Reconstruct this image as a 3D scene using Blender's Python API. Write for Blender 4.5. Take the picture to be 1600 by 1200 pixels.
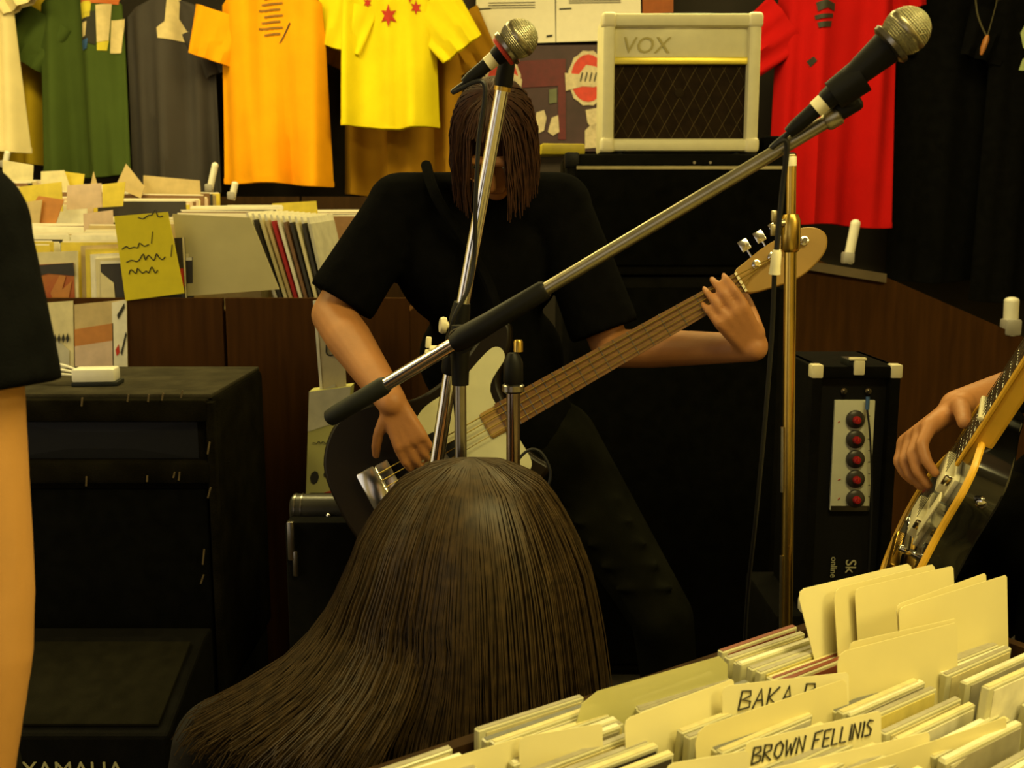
import bpy, bmesh, math, random
from mathutils import Vector, Matrix, Quaternion
for o in list(bpy.data.objects): bpy.data.objects.remove(o)
S = bpy.context.scene
COL = S.collection
V = Vector
rad = math.radians

# ------------------------------------------------------------------ camera, world, light, exposure
CAM = V((0, 0, 1.4)); PITCH = rad(9); FOC = 1600.0
cd = bpy.data.cameras.new('camera'); cd.sensor_width = 36; cd.lens = 36.0 * FOC / 1600; cd.clip_start = .02
cam = bpy.data.objects.new('camera', cd); COL.objects.link(cam)
cam.location = CAM; cam.rotation_euler = (rad(90) - PITCH, 0, 0); S.camera = cam
cd.dof.use_dof = True; cd.dof.focus_distance = 1.7; cd.dof.aperture_fstop = 8.0
w = bpy.data.worlds.new('world'); S.world = w; w.use_nodes = True
w.node_tree.nodes['Background'].inputs[0].default_value = (1, .78, .42, 1)
w.node_tree.nodes['Background'].inputs[1].default_value = .02
S.view_settings.view_transform = 'Standard'; S.view_settings.look = 'None'
S.view_settings.gamma = 1; S.view_settings.use_curve_mapping = False
S.view_settings.exposure = 0.0

def area(name, loc, target, sx, sy, power, col):
    l = bpy.data.lights.new(name, 'AREA'); l.shape = 'RECTANGLE'; l.size = sx; l.size_y = sy
    l.energy = power; l.color = col
    o = bpy.data.objects.new(name, l); COL.objects.link(o); o.location = loc
    o.rotation_euler = (V(target) - V(loc)).to_track_quat('-Z', 'Y').to_euler()
    return o
WARM = (1.0, .82, .30)
area('ceiling_lamp', (-1.25, 3.2, 2.93), (-1.25, 3.2, 0), 1.5, .5, 50, WARM)
area('ceiling_lamp', (.9, 3.3, 2.93), (.9, 3.3, 0), 1.5, .5, 40, WARM)
area('ceiling_lamp', (.85, .45, 2.93), (.85, .45, 0), 1.5, .5, 62, WARM)
area('ceiling_lamp', (-2.75, 1.75, 2.93), (-2.75, 1.75, 0), .5, 1.6, 46, WARM)
area('ceiling_lamp', (2.45, -.6, 2.93), (2.45, -.6, 0), .5, 1.5, 52, WARM)  # added lamp: brightens the right wall so the chrome poles mirror it
area('shop_window_daylight', (-3.55, .5, 1.35), (0, .5, 1.35), 3.4, 2.1, 13, (.92, .94, 1.0))
area('shop_window_daylight', (-2.2, -2.55, 1.35), (-2.2, 0, 1.35), 2.4, 2.1, 9, (.92, .94, 1.0))

# ------------------------------------------------------------------ helpers
def ray(px, py):
    u = (px - 800) / FOC; v = (600 - py) / FOC
    return V((u, math.cos(PITCH) + v * math.sin(PITCH), -math.sin(PITCH) + v * math.cos(PITCH)))
def P(px, py, Y):
    d = ray(px, py); return CAM + d * (Y / d.y)
def PZ(px, py, z):
    d = ray(px, py); return CAM + d * ((z - CAM.z) / d.z)

def mat(name, col, rough=.6, metal=0.0, var=.12, scale=30, bump=0.0, bscale=120, col2=None, trans=0.0, alpha=1.0, spec=.5, stretch=None, wave=None, coat=0):
    m = bpy.data.materials.new(name); m.use_nodes = True
    n = m.node_tree.nodes; L = m.node_tree.links; b = n['Principled BSDF']
    b.inputs['Roughness'].default_value = rough; b.inputs['Metallic'].default_value = metal
    b.inputs['Specular IOR Level'].default_value = spec
    b.inputs['Transmission Weight'].default_value = trans; b.inputs['Alpha'].default_value = alpha
    b.inputs['Coat Weight'].default_value = coat
    tc = n.new('ShaderNodeTexCoord'); mp = n.new('ShaderNodeMapping')
    L.new(tc.outputs['Object'], mp.inputs['Vector'])
    if stretch: mp.inputs['Scale'].default_value = stretch
    t = n.new('ShaderNodeTexNoise'); t.inputs['Scale'].default_value = scale; t.inputs['Detail'].default_value = 4
    L.new(mp.outputs['Vector'], t.inputs['Vector'])
    r = n.new('ShaderNodeValToRGB')
    c = V(col); c2 = V(col2) if col2 else c * (1 + var)
    c1 = c if col2 else c * (1 - var)
    r.color_ramp.elements[0].position = .3; r.color_ramp.elements[1].position = .7
    r.color_ramp.elements[0].color = (*c1, 1); r.color_ramp.elements[1].color = (*[min(1, x) for x in c2], 1)
    L.new(t.outputs['Fac'], r.inputs['Fac']); L.new(r.outputs['Color'], b.inputs['Base Color'])
    if bump:
        t2 = n.new('ShaderNodeTexNoise'); t2.inputs['Scale'].default_value = bscale; t2.inputs['Detail'].default_value = 3
        L.new(mp.outputs['Vector'], t2.inputs['Vector'])
        bn = n.new('ShaderNodeBump'); bn.inputs['Strength'].default_value = bump; bn.inputs['Distance'].default_value = .004
        L.new(t2.outputs['Fac'], bn.inputs['Height']); L.new(bn.outputs['Normal'], b.inputs['Normal'])
    return m

class MB:
    def __init__(s): s.v = []; s.f = []
    def add(s, vs, fs):
        o = len(s.v); s.v += [V(p) for p in vs]; s.f += [tuple(i + o for i in f) for f in fs]; return s
    def box(s, c, h, M=None):
        c = V(c); vs = [V((x * h[0], y * h[1], z * h[2])) for x in (-1, 1) for y in (-1, 1) for z in (-1, 1)]
        if M: vs = [M @ p for p in vs]
        return s.add([c + p for p in vs], [(0, 1, 3, 2), (4, 6, 7, 5), (0, 4, 5, 1), (2, 3, 7, 6), (0, 2, 6, 4), (1, 5, 7, 3)])
    def rbox(s, c, h, r, M=None, seg=2):
        b = bmesh.new(); bmesh.ops.create_cube(b, size=2)
        for q in b.verts: q.co = V((q.co.x * h[0], q.co.y * h[1], q.co.z * h[2]))
        bmesh.ops.bevel(b, geom=b.edges[:], offset=r, segments=seg, affect='EDGES', profile=.5)
        vs = [q.co.copy() for q in b.verts]; fs = [tuple(q.index for q in f.verts) for f in b.faces]; b.free()
        if M: vs = [M @ p for p in vs]
        return s.add([V(c) + p for p in vs], fs)
    def tube(s, pts, r, n=10, cap=True):
        pts = [V(p) for p in pts]; k = len(pts)
        rr = r if isinstance(r, (list, tuple)) else [r] * k
        t0 = (pts[1] - pts[0]).normalized()
        a = t0.orthogonal().normalized(); base = len(s.v); prev = t0
        for i in range(k):
            t = (pts[min(i + 1, k - 1)] - pts[max(i - 1, 0)]).normalized()
            if t.length < 1e-6: t = prev
            a = prev.rotation_difference(t) @ a; a = (a - t * a.dot(t)).normalized(); b = t.cross(a); prev = t
            for j in range(n):
                q = 2 * math.pi * j / n; s.v.append(pts[i] + (a * math.cos(q) + b * math.sin(q)) * rr[i])
        for i in range(k - 1):
            for j in range(n):
                j2 = (j + 1) % n
                s.f.append((base + i * n + j, base + i * n + j2, base + (i + 1) * n + j2, base + (i + 1) * n + j))
        if cap:
            s.f.append(tuple(base + j for j in reversed(range(n)))); s.f.append(tuple(base + (k - 1) * n + j for j in range(n)))
        return s
    def lathe(s, a, b, prof, n=20):          # prof: (t along a->b in metres, radius)
        a = V(a); d = (V(b) - a).normalized()
        return s.tube_prof(a, d, prof, n)
    def tube_prof(s, a, d, prof, n):
        x = d.orthogonal().normalized(); y = d.cross(x); base = len(s.v); k = len(prof)
        for t, r in prof:
            for j in range(n):
                q = 2 * math.pi * j / n; s.v.append(a + d * t + (x * math.cos(q) + y * math.sin(q)) * r)
        for i in range(k - 1):
            for j in range(n):
                j2 = (j + 1) % n; s.f.append((base + i * n + j, base + i * n + j2, base + (i + 1) * n + j2, base + (i + 1) * n + j))
        s.f.append(tuple(base + j for j in reversed(range(n)))); s.f.append(tuple(base + (k - 1) * n + j for j in range(n)))
        return s
    def ell(s, c, r, M=None, nu=20, nv=12):
        c = V(c); base = len(s.v); pts = []
        for i in range(nv + 1):
            ph = math.pi * i / nv
            for j in range(nu):
                q = 2 * math.pi * j / nu
                p = V((r[0] * math.sin(ph) * math.cos(q), r[1] * math.sin(ph) * math.sin(q), r[2] * math.cos(ph)))
                pts.append(c + (M @ p if M else p))
        fs = []
        for i in range(nv):
            for j in range(nu):
                j2 = (j + 1) % nu
                if i == 0: fs.append((j, nu + j, nu + j2))
                elif i == nv - 1: fs.append((i * nu + j, (i + 1) * nu + j, i * nu + j2))
                else: fs.append((i * nu + j, (i + 1) * nu + j, (i + 1) * nu + j2, i * nu + j2))
        return s.add(pts, fs)
    def prism(s, poly, o, ex, ey, ez, z0, z1):   # poly in (x,y), local frame, extruded along ez
        n = len(poly); o = V(o)
        vs = [o + ex * x + ey * y + ez * z0 for x, y in poly] + [o + ex * x + ey * y + ez * z1 for x, y in poly]
        fs = [tuple(reversed(range(n))), tuple(range(n, 2 * n))] + [(i, (i + 1) % n, n + (i + 1) % n, n + i) for i in range(n)]
        return s.add(vs, fs)
    def quad(s, a, b, c, d): return s.add([a, b, c, d], [(0, 1, 2, 3)])

def mesh_obj(name, mb, m, origin, smooth=False, fix=True):
    me = bpy.data.meshes.new(name)
    me.from_pydata([p - origin for p in mb.v], [], mb.f); me.validate(); me.update()
    b = bmesh.new(); b.from_mesh(me); 
    bmesh.ops.remove_doubles(b, verts=b.verts, dist=1e-6)
    bmesh.ops.recalc_face_normals(b, faces=b.faces); b.to_mesh(me); b.free()
    if smooth:
        for f in me.polygons: f.use_smooth = True
        try: me.set_sharp_from_angle(angle=rad(smooth if smooth > 1 else 40))
        except Exception: pass
    if m: me.materials.append(m)
    o = bpy.data.objects.new(name, me); COL.objects.link(o)
    return o
def tag(o, label, cat, group=None):
    o['label'] = label; o['category'] = cat
    if group: o['group'] = group
    return o
def thing(name, loc, label, cat, group=None):
    o = bpy.data.objects.new(name, None); COL.objects.link(o); o.location = V(loc); o.empty_display_size = .05
    return tag(o, label, cat, group)
def wloc(o):
    l = V((0, 0, 0))
    while o: l += o.location; o = o.parent
    return l
def part(name, mb, m, parent, smooth=False, label=None, bevel=0):
    o = mesh_obj(name, mb, m, wloc(parent), smooth); o.parent = parent
    if label: o['label'] = label
    if bevel:
        bv = o.modifiers.new('bevel', 'BEVEL'); bv.width = bevel; bv.segments = 2; bv.limit_method = 'ANGLE'
    return o
def single(name, mb, m, label, cat, group=None, smooth=False, bevel=0):
    zs = min(p.z for p in mb.v); c = sum(mb.v, V()) / len(mb.v); org = V((c.x, c.y, zs))
    o = mesh_obj(name, mb, m, org, smooth); o.location = org; tag(o, label, cat, group)
    if bevel:
        bv = o.modifiers.new('bevel', 'BEVEL'); bv.width = bevel; bv.segments = 2; bv.limit_method = 'ANGLE'
    return o
def struct(name, mb, m, parent=None):
    o = mesh_obj(name, mb, m, V((0, 0, 0))); o['kind'] = 'structure'
    return o
def spline(pts, per=8, closed=False):
    pts = [V(p) for p in pts]; n = len(pts); out = []
    rng = n if closed else n - 1
    for i in range(rng):
        if closed: p0, p1, p2, p3 = (pts[(i + k - 1) % n] for k in range(4))
        else: p0, p1, p2, p3 = pts[max(i - 1, 0)], pts[i], pts[i + 1], pts[min(i + 2, n - 1)]
        for k in range(per):
            t = k / per
            out.append(.5 * (2 * p1 + (p2 - p0) * t + (2 * p0 - 5 * p1 + 4 * p2 - p3) * t * t + (3 * p1 - p0 - 3 * p2 + p3) * t ** 3))
    if not closed: out.append(pts[-1])
    return out
def text_mb(s, h, o, ex, ey, lift=0.0, ext=.0008, shear=0, align='LEFT'):
    c = bpy.data.curves.new('t', 'FONT'); c.body = s; c.size = h; c.shear = shear; c.align_x = align; c.extrude = ext; c.resolution_u = 3
    ob = bpy.data.objects.new('t', c); COL.objects.link(ob)
    dg = bpy.context.evaluated_depsgraph_get(); dg.update()
    me = bpy.data.meshes.new_from_object(ob.evaluated_get(dg)); ez = ex.cross(ey)
    mb = MB().add([V(o) + ex * q.co.x + ey * q.co.y + ez * (q.co.z + lift) for q in me.vertices], [tuple(p.vertices) for p in me.polygons])
    bpy.data.objects.remove(ob); bpy.data.curves.remove(c); bpy.data.meshes.remove(me)
    return mb
GLYPH = {'B': [[(0, 0), (0, 1), (.5, .95), (.55, .7), (.1, .53), (.6, .4), (.6, .1), (0, 0)]], 'A': [[(0, 0), (.3, 1), (.6, 0)], [(.12, .4), (.5, .4)]],
 'K': [[(0, 0), (0, 1)], [(.55, 1), (.05, .5), (.6, 0)]], 'R': [[(0, 0), (0, 1), (.5, .92), (.5, .6), (.05, .5), (.6, 0)]],
 'O': [[(.3, 0), (0, .3), (.05, .8), (.35, 1), (.6, .7), (.55, .2), (.3, 0)]], 'W': [[(0, 1), (.15, 0), (.35, .7), (.5, 0), (.7, 1)]],
 'N': [[(0, 0), (0, 1), (.5, 0), (.5, 1)]], 'F': [[(0, 0), (.05, 1), (.6, 1.05)], [(.03, .55), (.4, .55)]], 'E': [[(.5, 0), (0, 0), (0, 1), (.5, 1)], [(0, .5), (.4, .5)]],
 'L': [[(0, 1), (0, 0), (.45, 0)]], 'I': [[(.1, 0), (.1, 1)]], 'S': [[(.5, .9), (.2, 1), (.05, .75), (.45, .4), (.4, .05), (0, .05)]], 'P': [[(0, 0), (0, 1), (.5, .9), (.45, .5), (0, .45)]]}
def hand_text(s, h, o, ex, ey, r=.0009, slant=.25, gap=.2):
    mb = MB(); ez = ex.cross(ey); x = 0
    for ch in s:
        if ch == ' ': x += .5; continue
        W = 0
        for st in GLYPH[ch]:
            mb.tube([V(o) + ex * ((x + p[0] + slant * p[1]) * h) + ey * (p[1] * h) + ez * (r * .6) for p in st], r, 5)
            W = max(W, max(p[0] for p in st))
        x += W + gap
    return mb
def scribble(o, ex, ey, wid, h, seed, r=.0014):
    rg = random.Random(seed); ez = ex.cross(ey); pts = []; n = int(wid / (h * .3)); y = 0
    for i in range(n):
        y = h * (rg.random() * .75 if i % 2 else rg.random() * .25 + .05)
        pts.append(V(o) + ex * (wid * i / n + rg.uniform(-.1, .1) * h) + ey * y + ez * r * .6)
    return MB().tube(spline(pts, 3), r, 5)

class Body:                                  # union of tapered limbs and ellipsoids, remeshed into one continuous skin
    def __init__(s): s.mb = MB()
    def cap(s, a, ra, b, rb):
        a = V(a); b = V(b); d = b - a; L = max(d.length, 1e-4); prof = []
        for i in range(6): q = math.pi / 2 * i / 5; prof.append((-ra * math.cos(q), max(ra * math.sin(q), 1e-4)))
        for i in range(6): q = math.pi / 2 * i / 5; prof.append((L + rb * math.sin(q), max(rb * math.cos(q), 1e-4)))
        s.mb.tube_prof(a, d.normalized() if d.length > 1e-5 else V((0, 0, 1)), prof, 16); return s
    def cone(s, a, ra, b, rb):
        a = V(a); b = V(b); d = b - a; L = d.length
        s.mb.tube_prof(a, d.normalized(), [(-ra * .9, ra * .4), (-ra * .5, ra * .85), (0, ra), (L * .5, (ra + rb) / 2), (L, rb)], 20); return s
    def chain(s, pts): 
        for (a, ra), (b, rb) in zip(pts[:-1], pts[1:]): s.cap(a, ra, b, rb)
        return s
    def ell(s, c, r, M=None): s.mb.ell(c, r, M, 24, 16); return s
    def obj(s, name, m, parent, voxel=.006, it=6, fac=.5):
        org = wloc(parent); me = bpy.data.meshes.new(name); me.from_pydata([p - org for p in s.mb.v], [], s.mb.f)
        o = bpy.data.objects.new(name, me); COL.objects.link(o)
        rm = o.modifiers.new('r', 'REMESH'); rm.mode = 'VOXEL'; rm.voxel_size = voxel
        sm = o.modifiers.new('s', 'SMOOTH'); sm.iterations = it; sm.factor = fac
        dg = bpy.context.evaluated_depsgraph_get(); dg.update()
        me2 = bpy.data.meshes.new_from_object(o.evaluated_get(dg)); o.modifiers.clear(); o.data = me2; bpy.data.meshes.remove(me)
        for f in me2.polygons: f.use_smooth = True
        me2.name = name; me2.materials.clear(); me2.materials.append(m); o.parent = parent
        return o
def frame(ex, n):
    ex = V(ex).normalized(); ez = V(n); ez = (ez - ex * ez.dot(ex)).normalized(); return ex, ez.cross(ex), ez
def M3(ex, ey, ez): return Matrix((ex, ey, ez)).transposed()
def hand(B, wrist, d, n, thumb, curls, k=1.0, spread=.12, tcurl=.3, tdir=None):
    d = V(d).normalized(); n = V(n); n = (n - d * n.dot(d)).normalized(); s = n.cross(d) * thumb     # s: towards the thumb
    w0 = V(wrist)
    for off in (-.026, -.009, .009, .026):
        B.cap(w0 + s * off * .5 * k, .016 * k, w0 + d * .088 * k + s * off * k, .0125 * k)
    nails = []
    for (off, ln, r), cu in zip(((.03, .074, .0092), (.01, .083, .0095), (-.011, .077, .0090), (-.03, .060, .0080)), curls):
        p = w0 + d * .09 * k + s * off * k; a = 0; dd = (d + s * off * spread * 8).normalized()
        for j, fr in enumerate((.46, .30, .24)):
            a += cu[j]; q = p + (dd * math.cos(a) + n * math.sin(a)) * ln * fr * k
            B.cap(p, r * k * (1 - .1 * j), q, r * k * (.9 - .1 * j)); p = q
    t = V(tdir).normalized() if tdir else (d * .55 + s * .8 + n * .25).normalized()
    p0 = w0 + d * .022 * k + s * .02 * k; p1 = p0 + t * .042 * k; t2 = (t + d * .35 + n * tcurl).normalized(); p2 = p1 + t2 * .032 * k; p3 = p2 + (t2 + n * tcurl * .6 + d * .2).normalized() * .026 * k
    B.cap(p0, .016 * k, p1, .0115 * k); B.cap(p1, .0115 * k, p2, .0105 * k); B.cap(p2, .0105 * k, p3, .0085 * k)

# ------------------------------------------------------------------ materials
black_cloth = mat('black_cotton', (.0035, .0035, .0036), 1, var=.2, bump=.2, bscale=300, spec=.02)
black_tolex = mat('black_tolex', (.004, .0037, .003), .85, var=.3, bump=.4, bscale=500, spec=.06)
black_grille = mat('black_grille_cloth', (.003, .003, .0026), 1, var=.3, bump=.3, bscale=800, spec=.03)
worn_carpet = mat('worn_speaker_carpet', (.035, .03, .018), .98, var=.35, scale=14, bump=.6, bscale=300, spec=.1)
dark_carpet = mat('dark_speaker_carpet', (.007, .006, .0035), 1, var=.4, scale=14, bump=.6, bscale=300, spec=.02)
chrome = mat('chrome', (.82, .81, .78), .17, 1, var=.03)
chrome_dark = mat('dull_chrome', (.30, .28, .24), .28, 1, var=.1)
brass = mat('brassy_chrome', (.62, .43, .10), .3, 1, var=.08)
steel_worn = mat('worn_steel_tube', (.42, .38, .26), .35, 1, var=.12)
black_plastic = mat('black_plastic', (.005, .005, .005), .5, var=.1, spec=.2)
black_rubber = mat('black_rubber', (.010, .012, .010), .6, var=.15, spec=.3)
cable_black = mat('black_cable', (.008, .008, .009), .5, var=.1)
cream_vinyl = mat('cream_vinyl', (.74, .70, .46), .55, var=.04, bump=.1, bscale=400)
cream_plastic = mat('cream_plastic', (.78, .72, .48), .4, var=.04)
brown_grille = mat('brown_diamond_cloth', (.020, .012, .006), .9, var=.3, bump=.3, bscale=600, spec=.1)
gold_thread = mat('gold_thread', (.075, .05, .012), .6, var=.1)
gold_trim = mat('gold_trim', (.80, .66, .10), .35, .6, var=.05)
gold_print = mat('gold_print', (.42, .36, .12), .5, var=.05)
skin = mat('skin', (.40, .17, .055), .55, var=.10, scale=18, bump=.08, bscale=250)
skin_pale = mat('pale_skin', (.52, .26, .07), .55, var=.08, scale=12, bump=.06, bscale=250)  # paler skin tone, used for the bystander
wood = mat('brown_wood_panel', (.050, .019, .0036), .7, spec=.08, var=.25, scale=5, stretch=(9, 9, .7))
wood_dark = mat('dark_bin_wood', (.03, .014, .004), .7, spec=.1, var=.25, scale=5, stretch=(9, 9, .7))
wall_dark = mat('dark_painted_wall', (.018, .013, .008), .9, var=.2, scale=6)
wall_plain = mat('cream_painted_wall', (.66, .56, .28), .9, var=.08, scale=4)
floor_m = mat('dark_shop_carpet', (.03, .024, .018), .98, var=.3, scale=25)
ceil_m = mat('ceiling_tile', (.40, .34, .22), .95, var=.05, scale=10)
paper = mat('white_paper', (.80, .74, .60), .8, var=.03)
manila = mat('manila_card', (.80, .73, .40), .75, var=.03, scale=8)
manila2 = mat('buff_card', (.72, .64, .31), .75, var=.04, scale=8)
plastic_card = mat('frosted_plastic_divider', (.60, .57, .25), .35, var=.05, scale=8, alpha=.8)
ink = mat('black_marker_ink', (.02, .018, .012), .7, var=.05)
ink_brown = mat('brown_screen_print', (.25, .12, .01), .8, var=.1)
ink_red = mat('red_screen_print', (.5, .03, .01), .8, var=.1)
yellow_sign = mat('yellow_sign_card', (.62, .52, .01), .8, var=.05)
grey_board = mat('grey_cardboard', (.42, .37, .19), .85, var=.06, scale=8)
clear_case = mat('clear_jewel_case', (.66, .63, .40), .18, var=.06, alpha=.9, scale=12)
hair_b = mat('dark_brown_hair', (.042, .025, .009), .5, var=.45, scale=60, spec=.35)
hair_r = mat('reddish_brown_hair', (.040, .014, .006), .6, var=.4, scale=60, spec=.3)
jeans = mat('faded_black_jeans', (.007, .007, .0045), 1, var=.4, scale=9, bump=.3, bscale=500, spec=.03)
purple = mat('dark_purple_poster_paper', (.045, .018, .022), .6, var=.3, scale=9)
maroon = mat('maroon_poster_ink', (.10, .008, .012), .6, var=.2)
redp = mat('red_poster_ink', (.55, .04, .02), .6, var=.15, scale=40)
creamp = mat('cream_poster_ink', (.55, .46, .30), .6, var=.15, scale=60)
yel_pl = mat('yellow_plastic', (.45, .36, .02), .5, var=.1)
white_pl = mat('white_plastic_clip', (.75, .72, .62), .35, var=.04)

# ------------------------------------------------------------------ the room
RX0, RX1, RY0, RY1, RZ = -3.6, 3.2, -2.6, 4.72, 3.0
struct('floor', MB().box(((RX0 + RX1) / 2, (RY0 + RY1) / 2, -.05), ((RX1 - RX0) / 2 + .1, (RY1 - RY0) / 2 + .1, .05)), floor_m)
struct('ceiling', MB().box(((RX0 + RX1) / 2, (RY0 + RY1) / 2, RZ + .05), ((RX1 - RX0) / 2 + .1, (RY1 - RY0) / 2 + .1, .05)), ceil_m)
struct('wall_back', MB().box(((RX0 + RX1) / 2, RY1 + .05, RZ / 2), ((RX1 - RX0) / 2 + .1, .05, RZ / 2)), wall_dark)
struct('wall_front', MB().box(((RX0 + RX1) / 2, RY0 - .05, RZ / 2), ((RX1 - RX0) / 2 + .1, .05, RZ / 2)), wall_plain)
struct('wall_left', MB().box((RX0 - .05, (RY0 + RY1) / 2, RZ / 2), (.05, (RY1 - RY0) / 2, RZ / 2)), wall_plain)
struct('wall_right', MB().box((RX1 + .05, (RY0 + RY1) / 2, RZ / 2), (.05, (RY1 - RY0) / 2, RZ / 2)), wall_plain)

# ------------------------------------------------------------------ T-shirts pinned along the back wall
def tshirt(px0, px1, pyhem, Y, m, label, seed, sl=(.11, .11), drop=.62, th=.036, amp=.024, skew=0.0, cat='shirt', sup=(0, 0)):
    rg = random.Random(seed)
    x0 = P(px0, pyhem, Y).x; x1 = P(px1, pyhem, Y).x; zh = P((px0 + px1) / 2, pyhem, Y).z
    cx = (x0 + x1) / 2; w = (x1 - x0) / 2; zs = zh + drop + .16; za = zh + drop - .05
    ph = [rg.uniform(0, 6.28) for _ in range(5)]; kk = [rg.uniform(20, 30), rg.uniform(38, 55), rg.uniform(60, 85)]
    def off(x, z):
        v = max(0, min(1, (z - zh) / (zs - zh))); a = amp * (1.25 - .65 * v)
        return a * (1.3 * math.sin(kk[0] * x + ph[0] + v * .8) + .8 * math.sin(kk[1] * x + ph[1] - v * 1.5) + .35 * math.sin(kk[2] * x + ph[2])) 
    def hw(z):
        if z < za: return w * (1 + .05 * (1 - (z - zh) / (za - zh)))
        t = (z - za) / (zs - za); return w * (1 - .06 * t) if t < .8 else w * (1 - .048 - (t - .8) / .2 * .55)
    def front(x, z): return Y - th * math.sqrt(max(0, 1 - ((x - cx) / hw(z)) ** 2)) * 1.0 + off(x, z)
    mb = MB(); N = 72; R = 26
    for i in range(R + 1):
        z = zh + (zs - zh) * i / R
        for j in range(N):
            a = 2 * math.pi * j / N; x = cx + hw(z) * math.cos(a)
            zz = z + (.006 * math.sin(17 * x + ph[3]) + skew * (x - cx)) * (1 - i / R)
            mb.v.append(V((x, Y - th * math.sin(a) + off(x, z), zz)))
    for i in range(R):
        for j in range(N): mb.f.append((i * N + j, i * N + (j + 1) % N, (i + 1) * N + (j + 1) % N, (i + 1) * N + j))
    root = thing('t_shirt', (cx, Y, zh), label, cat, None)
    part('shirt_body', mb, m, root, smooth=60)
    hemb = MB()                                                # stitched hem band
    for k in (0, 1):
        for j in range(N):
            a = 2 * math.pi * j / N; x = cx + hw(zh) * math.cos(a) * 1.006
            hemb.v.append(V((x, Y - (th + .0015) * math.sin(a) + off(x, zh), zh + .002 + .022 * k + .006 * math.sin(17 * x + ph[3]) + skew * (x - cx))))
    for j in range(N): hemb.f.append((j, (j + 1) % N, N + (j + 1) % N, N + j))
    part('hem', hemb, m, root, smooth=60)
    for sgn, out, su in ((-1, sl[0], sup[0]), (1, sl[1], sup[1])):
        if out <= 0: continue
        sb = MB(); n = 28; rows = 10
        a0 = V((cx + sgn * w * .86, Y, zs - .10 + su)); a1 = V((cx + sgn * (w + out), Y - .004, za - .075 + su)); ax = (a1 - a0).normalized(); pr = V((ax.z, 0, -ax.x)) * (1 if sgn > 0 else -1)
        for i in range(rows + 1):
            t = i / rows; c = a0.lerp(a1, t); hh = .125 * (1 - t) + .098 * t
            for j in range(n):
                q = 2 * math.pi * j / n; fold = .007 * math.sin(9 * math.cos(q) + seed + t * 2) * (1 + t)
                sb.v.append(c + pr * hh * math.cos(q) + V((0, -.024 * math.sin(q) + fold, 0)))
        for i in range(rows):
            for j in range(n): sb.f.append((i * n + j, i * n + (j + 1) % n, (i + 1) * n + (j + 1) % n, (i + 1) * n + j))
        part('sleeve', sb, m, root, smooth=60)
    root['front'] = 0
    del root['front']
    return root, front
def decal(root, front, name, m, Y, pts_px, label=None, lift=.004):      # flat print following the cloth; polygon in photo pixels
    from mathutils.geometry import tessellate_polygon
    w3 = [P(x, y, Y) for x, y in pts_px]; xs = [p.x for p in w3]; zs = [p.z for p in w3]; mb = MB(); n = 14
    b = bmesh.new(); vs = [b.verts.new((p.x, 0, p.z)) for p in w3]; b.faces.new(vs)
    for ax, lo, hi in (((1, 0, 0), min(xs), max(xs)), ((0, 0, 1), min(zs), max(zs))):
        for k in range(1, n):
            co = V(ax) * (lo + (hi - lo) * k / n)
            bmesh.ops.bisect_plane(b, geom=b.verts[:] + b.edges[:] + b.faces[:], plane_co=co, plane_no=V(ax))
    b.verts.index_update()
    mb.add([V((q.co.x, front(q.co.x, q.co.z) - lift, q.co.z)) for q in b.verts], [tuple(q.index for q in f.verts) for f in b.faces]); b.free()
    return part(name, mb, m, root, smooth=60, label=label)

cot = lambda nm, c, v=.06: mat(nm, c, .9, var=v, scale=9, bump=.15, bscale=500, spec=.15)
orange_c = cot('orange_cotton', (.86, .36, .004)); yellow_c = cot('yellow_cotton', (.80, .66, .01)); ochre_c = cot('ochre_cotton', (.36, .18, .01))
green_c = cot('green_cotton', (.055, .085, .016)); grey_c = cot('charcoal_cotton', (.055, .048, .045)); cream_c = cot('cream_cotton', (.78, .66, .36))
gold_c = cot('gold_cotton', (.58, .40, .02)); red_c = cot('red_cotton', (.42, .003, .003))
tshirt(-130, 34, 236, 4.32, cream_c, 'cream cotton t-shirt hanging beside the gold t-shirt', 1, sl=(.1, .06), drop=.70)
tshirt(-60, 72, 258, 4.56, gold_c, 'gold t-shirt hanging half behind the cream t-shirt', 2, sl=(.1, .05), drop=.62)
g, gf = tshirt(80, 208, 276, 4.45, green_c, 'dark green t-shirt with a multicoloured chest print', 3, sl=(.09, .0), drop=.60, amp=.024)
pc = [mat('print_%s' % n_, c, .8, var=.1) for n_, c in (('rust', (.5, .12, .02)), ('ink', (.02, .018, .012)), ('cream', (.62, .5, .26)), ('lemon', (.6, .5, .03)), ('blue', (.02, .08, .25)))]
for m_, pl in ((pc[0], [(132, -30), (190, -30), (186, 8), (134, 10)]), (pc[3], [(133, 8), (152, 6), (150, 30), (136, 34)]), (pc[1], [(134, 26), (160, 20), (158, 74), (134, 66)]), (pc[2], [(158, 12), (178, 8), (176, 66), (160, 70)]),
               (pc[2], [(178, 34), (196, 30), (192, 84), (178, 86)]), (pc[4], [(134, 66), (148, 64), (146, 80), (136, 82)]), (pc[3], [(160, 68), (176, 66), (174, 82), (160, 82)]), (pc[2], [(137, 40), (146, 38), (144, 60), (137, 62)])):
    decal(g, gf, 'print', m_, 4.45, pl, lift=.004 if m_ is not pc[2] else .006)
g, gf = tshirt(208, 346, 300, 4.44, grey_c, 'charcoal grey t-shirt with a pale lamp-shaped print', 4, sl=(0, .04), drop=.62, amp=.024)
decal(g, gf, 'print', pc[2], 4.42, [(266, -20), (281, -20), (280, 30), (290, 48), (312, 54), (310, 72), (296, 66), (252, 62), (250, 46), (262, 36)])
g, gf = tshirt(352, 514, 288, 4.34, orange_c, 'orange t-shirt with small brown lettering on its chest', 5, sl=(.03, .0), drop=.62, amp=.024, skew=-.03)
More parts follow.
